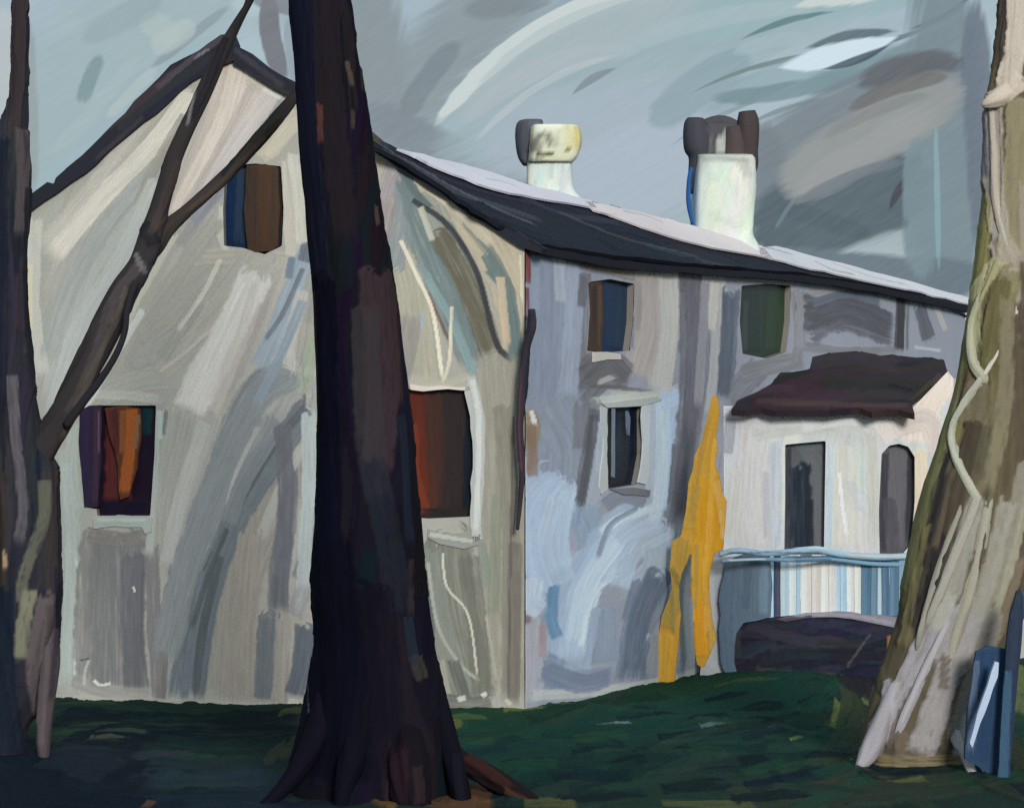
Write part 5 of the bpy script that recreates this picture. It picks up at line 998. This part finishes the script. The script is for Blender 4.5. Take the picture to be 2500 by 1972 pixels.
def vine(pts, col):
    a, b = pts[0], pts[-1]
    P = [(a[0]*1.3-pts[1][0]*.3, a[1]*1.3-pts[1][1]*.3, 5)]+list(pts)+[(b[0]*1.3-pts[-2][0]*.3, b[1]*1.3-pts[-2][1]*.3, 5)]
    sweep('stem', [(x, y, w*.78, skin(x, y)+w/F*RY*(-.02 if 0 < i < len(P)-1 else .9)) for i, (x, y, w) in enumerate(P)], col, right, BARK,
          lambda c: (c.stroke([(p[0]-2, p[1]) for p in pts], pts[0][2]*.5, tuple(min(255, v+14) for v in col), .7, .6), c.stroke([(p[0]+7, p[1]) for p in pts], 7, tuple(v-26 for v in col), .6, .7)), around=24, seg=9, bump=.12, flat=.4)
vine([(2072, 632, 22), (2056, 690, 28), (2058, 760, 32), (2080, 800, 26)], (158, 157, 134))
vine([(2150, 640, 12), (2140, 690, 20), (2112, 745, 16), (2076, 800, 12)], (184, 182, 170))
vine([(2078, 800, 22), (2042, 850, 28), (2016, 910, 28), (2020, 960, 28), (2042, 1010, 26), (2066, 1056, 24)], (160, 161, 144))
vine([(2066, 1056, 28), (2046, 1110, 32), (2014, 1190, 32), (1990, 1250, 28), (1965, 1310, 20)], (150, 146, 136))
vine([(2178, 1000, 20), (2152, 1070, 26), (2118, 1150, 28), (2088, 1215, 20)], (164, 162, 142))
vine([(2092, 1060, 30), (2072, 1160, 40), (2048, 1260, 44), (2022, 1350, 42), (2006, 1420, 30)], (146, 142, 128))
vine([(2125, 480, 12), (2112, 540, 16), (2090, 600, 16), (2072, 640, 16)], (148, 143, 104))
vine([(2100, 230, 20), (2104, 330, 26), (2108, 430, 26), (2130, 520, 26), (2160, 600, 24)], (164, 155, 142))
vine([(2030, 1080, 16), (1996, 1170, 20), (1964, 1270, 20), (1944, 1350, 16)], (138, 134, 124))
vine([(2140, 1100, 14), (2104, 1190, 18), (2064, 1290, 20), (2040, 1370, 16)], (156, 153, 140))
vine([(2060, 1300, 18), (2020, 1400, 24), (1984, 1500, 24), (1964, 1570, 16)], (152, 149, 148))
vine([(1996, 1330, 18), (1950, 1430, 26), (1906, 1530, 24)], (156, 153, 156))
sweep('root', [(2026, 1440, 10, RY-.15), (2016, 1540, 24, RY-.3), (2040, 1596, 22, RY-.6), (2058, 1640, 22, RY-.9), (2078, 1690, 24, RY-1.3), (2090, 1730, 10, RY-1.6)], (160, 158, 160), right, BARK, None, around=24, bump=.15)
sweep('root', [(1900, 1420, 16, RY-.15), (1862, 1530, 40, RY-.35), (1836, 1590, 42, RY-.5), (1816, 1622, 20, RY-.6)], (150, 146, 150), right, BARK, None, around=28, bump=.12)
sweep('branch', [(2150, 185, 50, RY-.05), (2116, 204, 40, RY-.2), (2092, 216, 26, RY-.25), (2076, 224, 8, RY-.25)], (184, 172, 158), right, BARK, None, around=24, bump=.12)

# ---- blue boards beside the right tree
def board(o, Y, col, pp, label):
    b = panel('wooden_board', Plane(at(2090, 1450, Y), (1, .06, 0), UP), o, col, None, PAINT, pp, thick=.06, back=True, res=3.6, relief=.015, amp=1.6)
    tag(b, label, 'board', 'blue boards at the foot of the right tree')
board([(2064, 1378), (2090, 1364), (2128, 1372), (2120, 1500), (2110, 1640), (2090, 1650), (2072, 1622), (2040, 1604), (2046, 1500)], 29.4, (42, 64, 90), brush(([(2090, 1380), (2080, 1500), (2070, 1610)], 40, (36, 58, 86)), ([(2060, 1400), (2052, 1590)], 20, (84, 100, 122), .8), ([(2110, 1390), (2105, 1630)], 20, (44, 66, 92), .85)), 'broad blue board leaning low against the foot of the right tree')
board([(2150, 1250), (2158, 1246), (2164, 1262), (2160, 1360), (2146, 1500), (2136, 1640), (2122, 1690), (2108, 1672), (2114, 1560), (2126, 1400), (2136, 1300)], 29.2, (38, 50, 68), brush(([(2152, 1260), (2140, 1420)], 18, (44, 54, 72)), ([(2130, 1420), (2120, 1660)], 22, (58, 88, 112), .85)), 'tall narrow slate blue board standing at the far right edge')
board([(2096, 1420), (2104, 1398), (2112, 1400), (2110, 1430), (2092, 1480), (2072, 1530), (2056, 1580), (2050, 1570), (2066, 1510)], 29.1, (168, 182, 204), None, 'thin pale lilac stick slanting across the broad blue board')
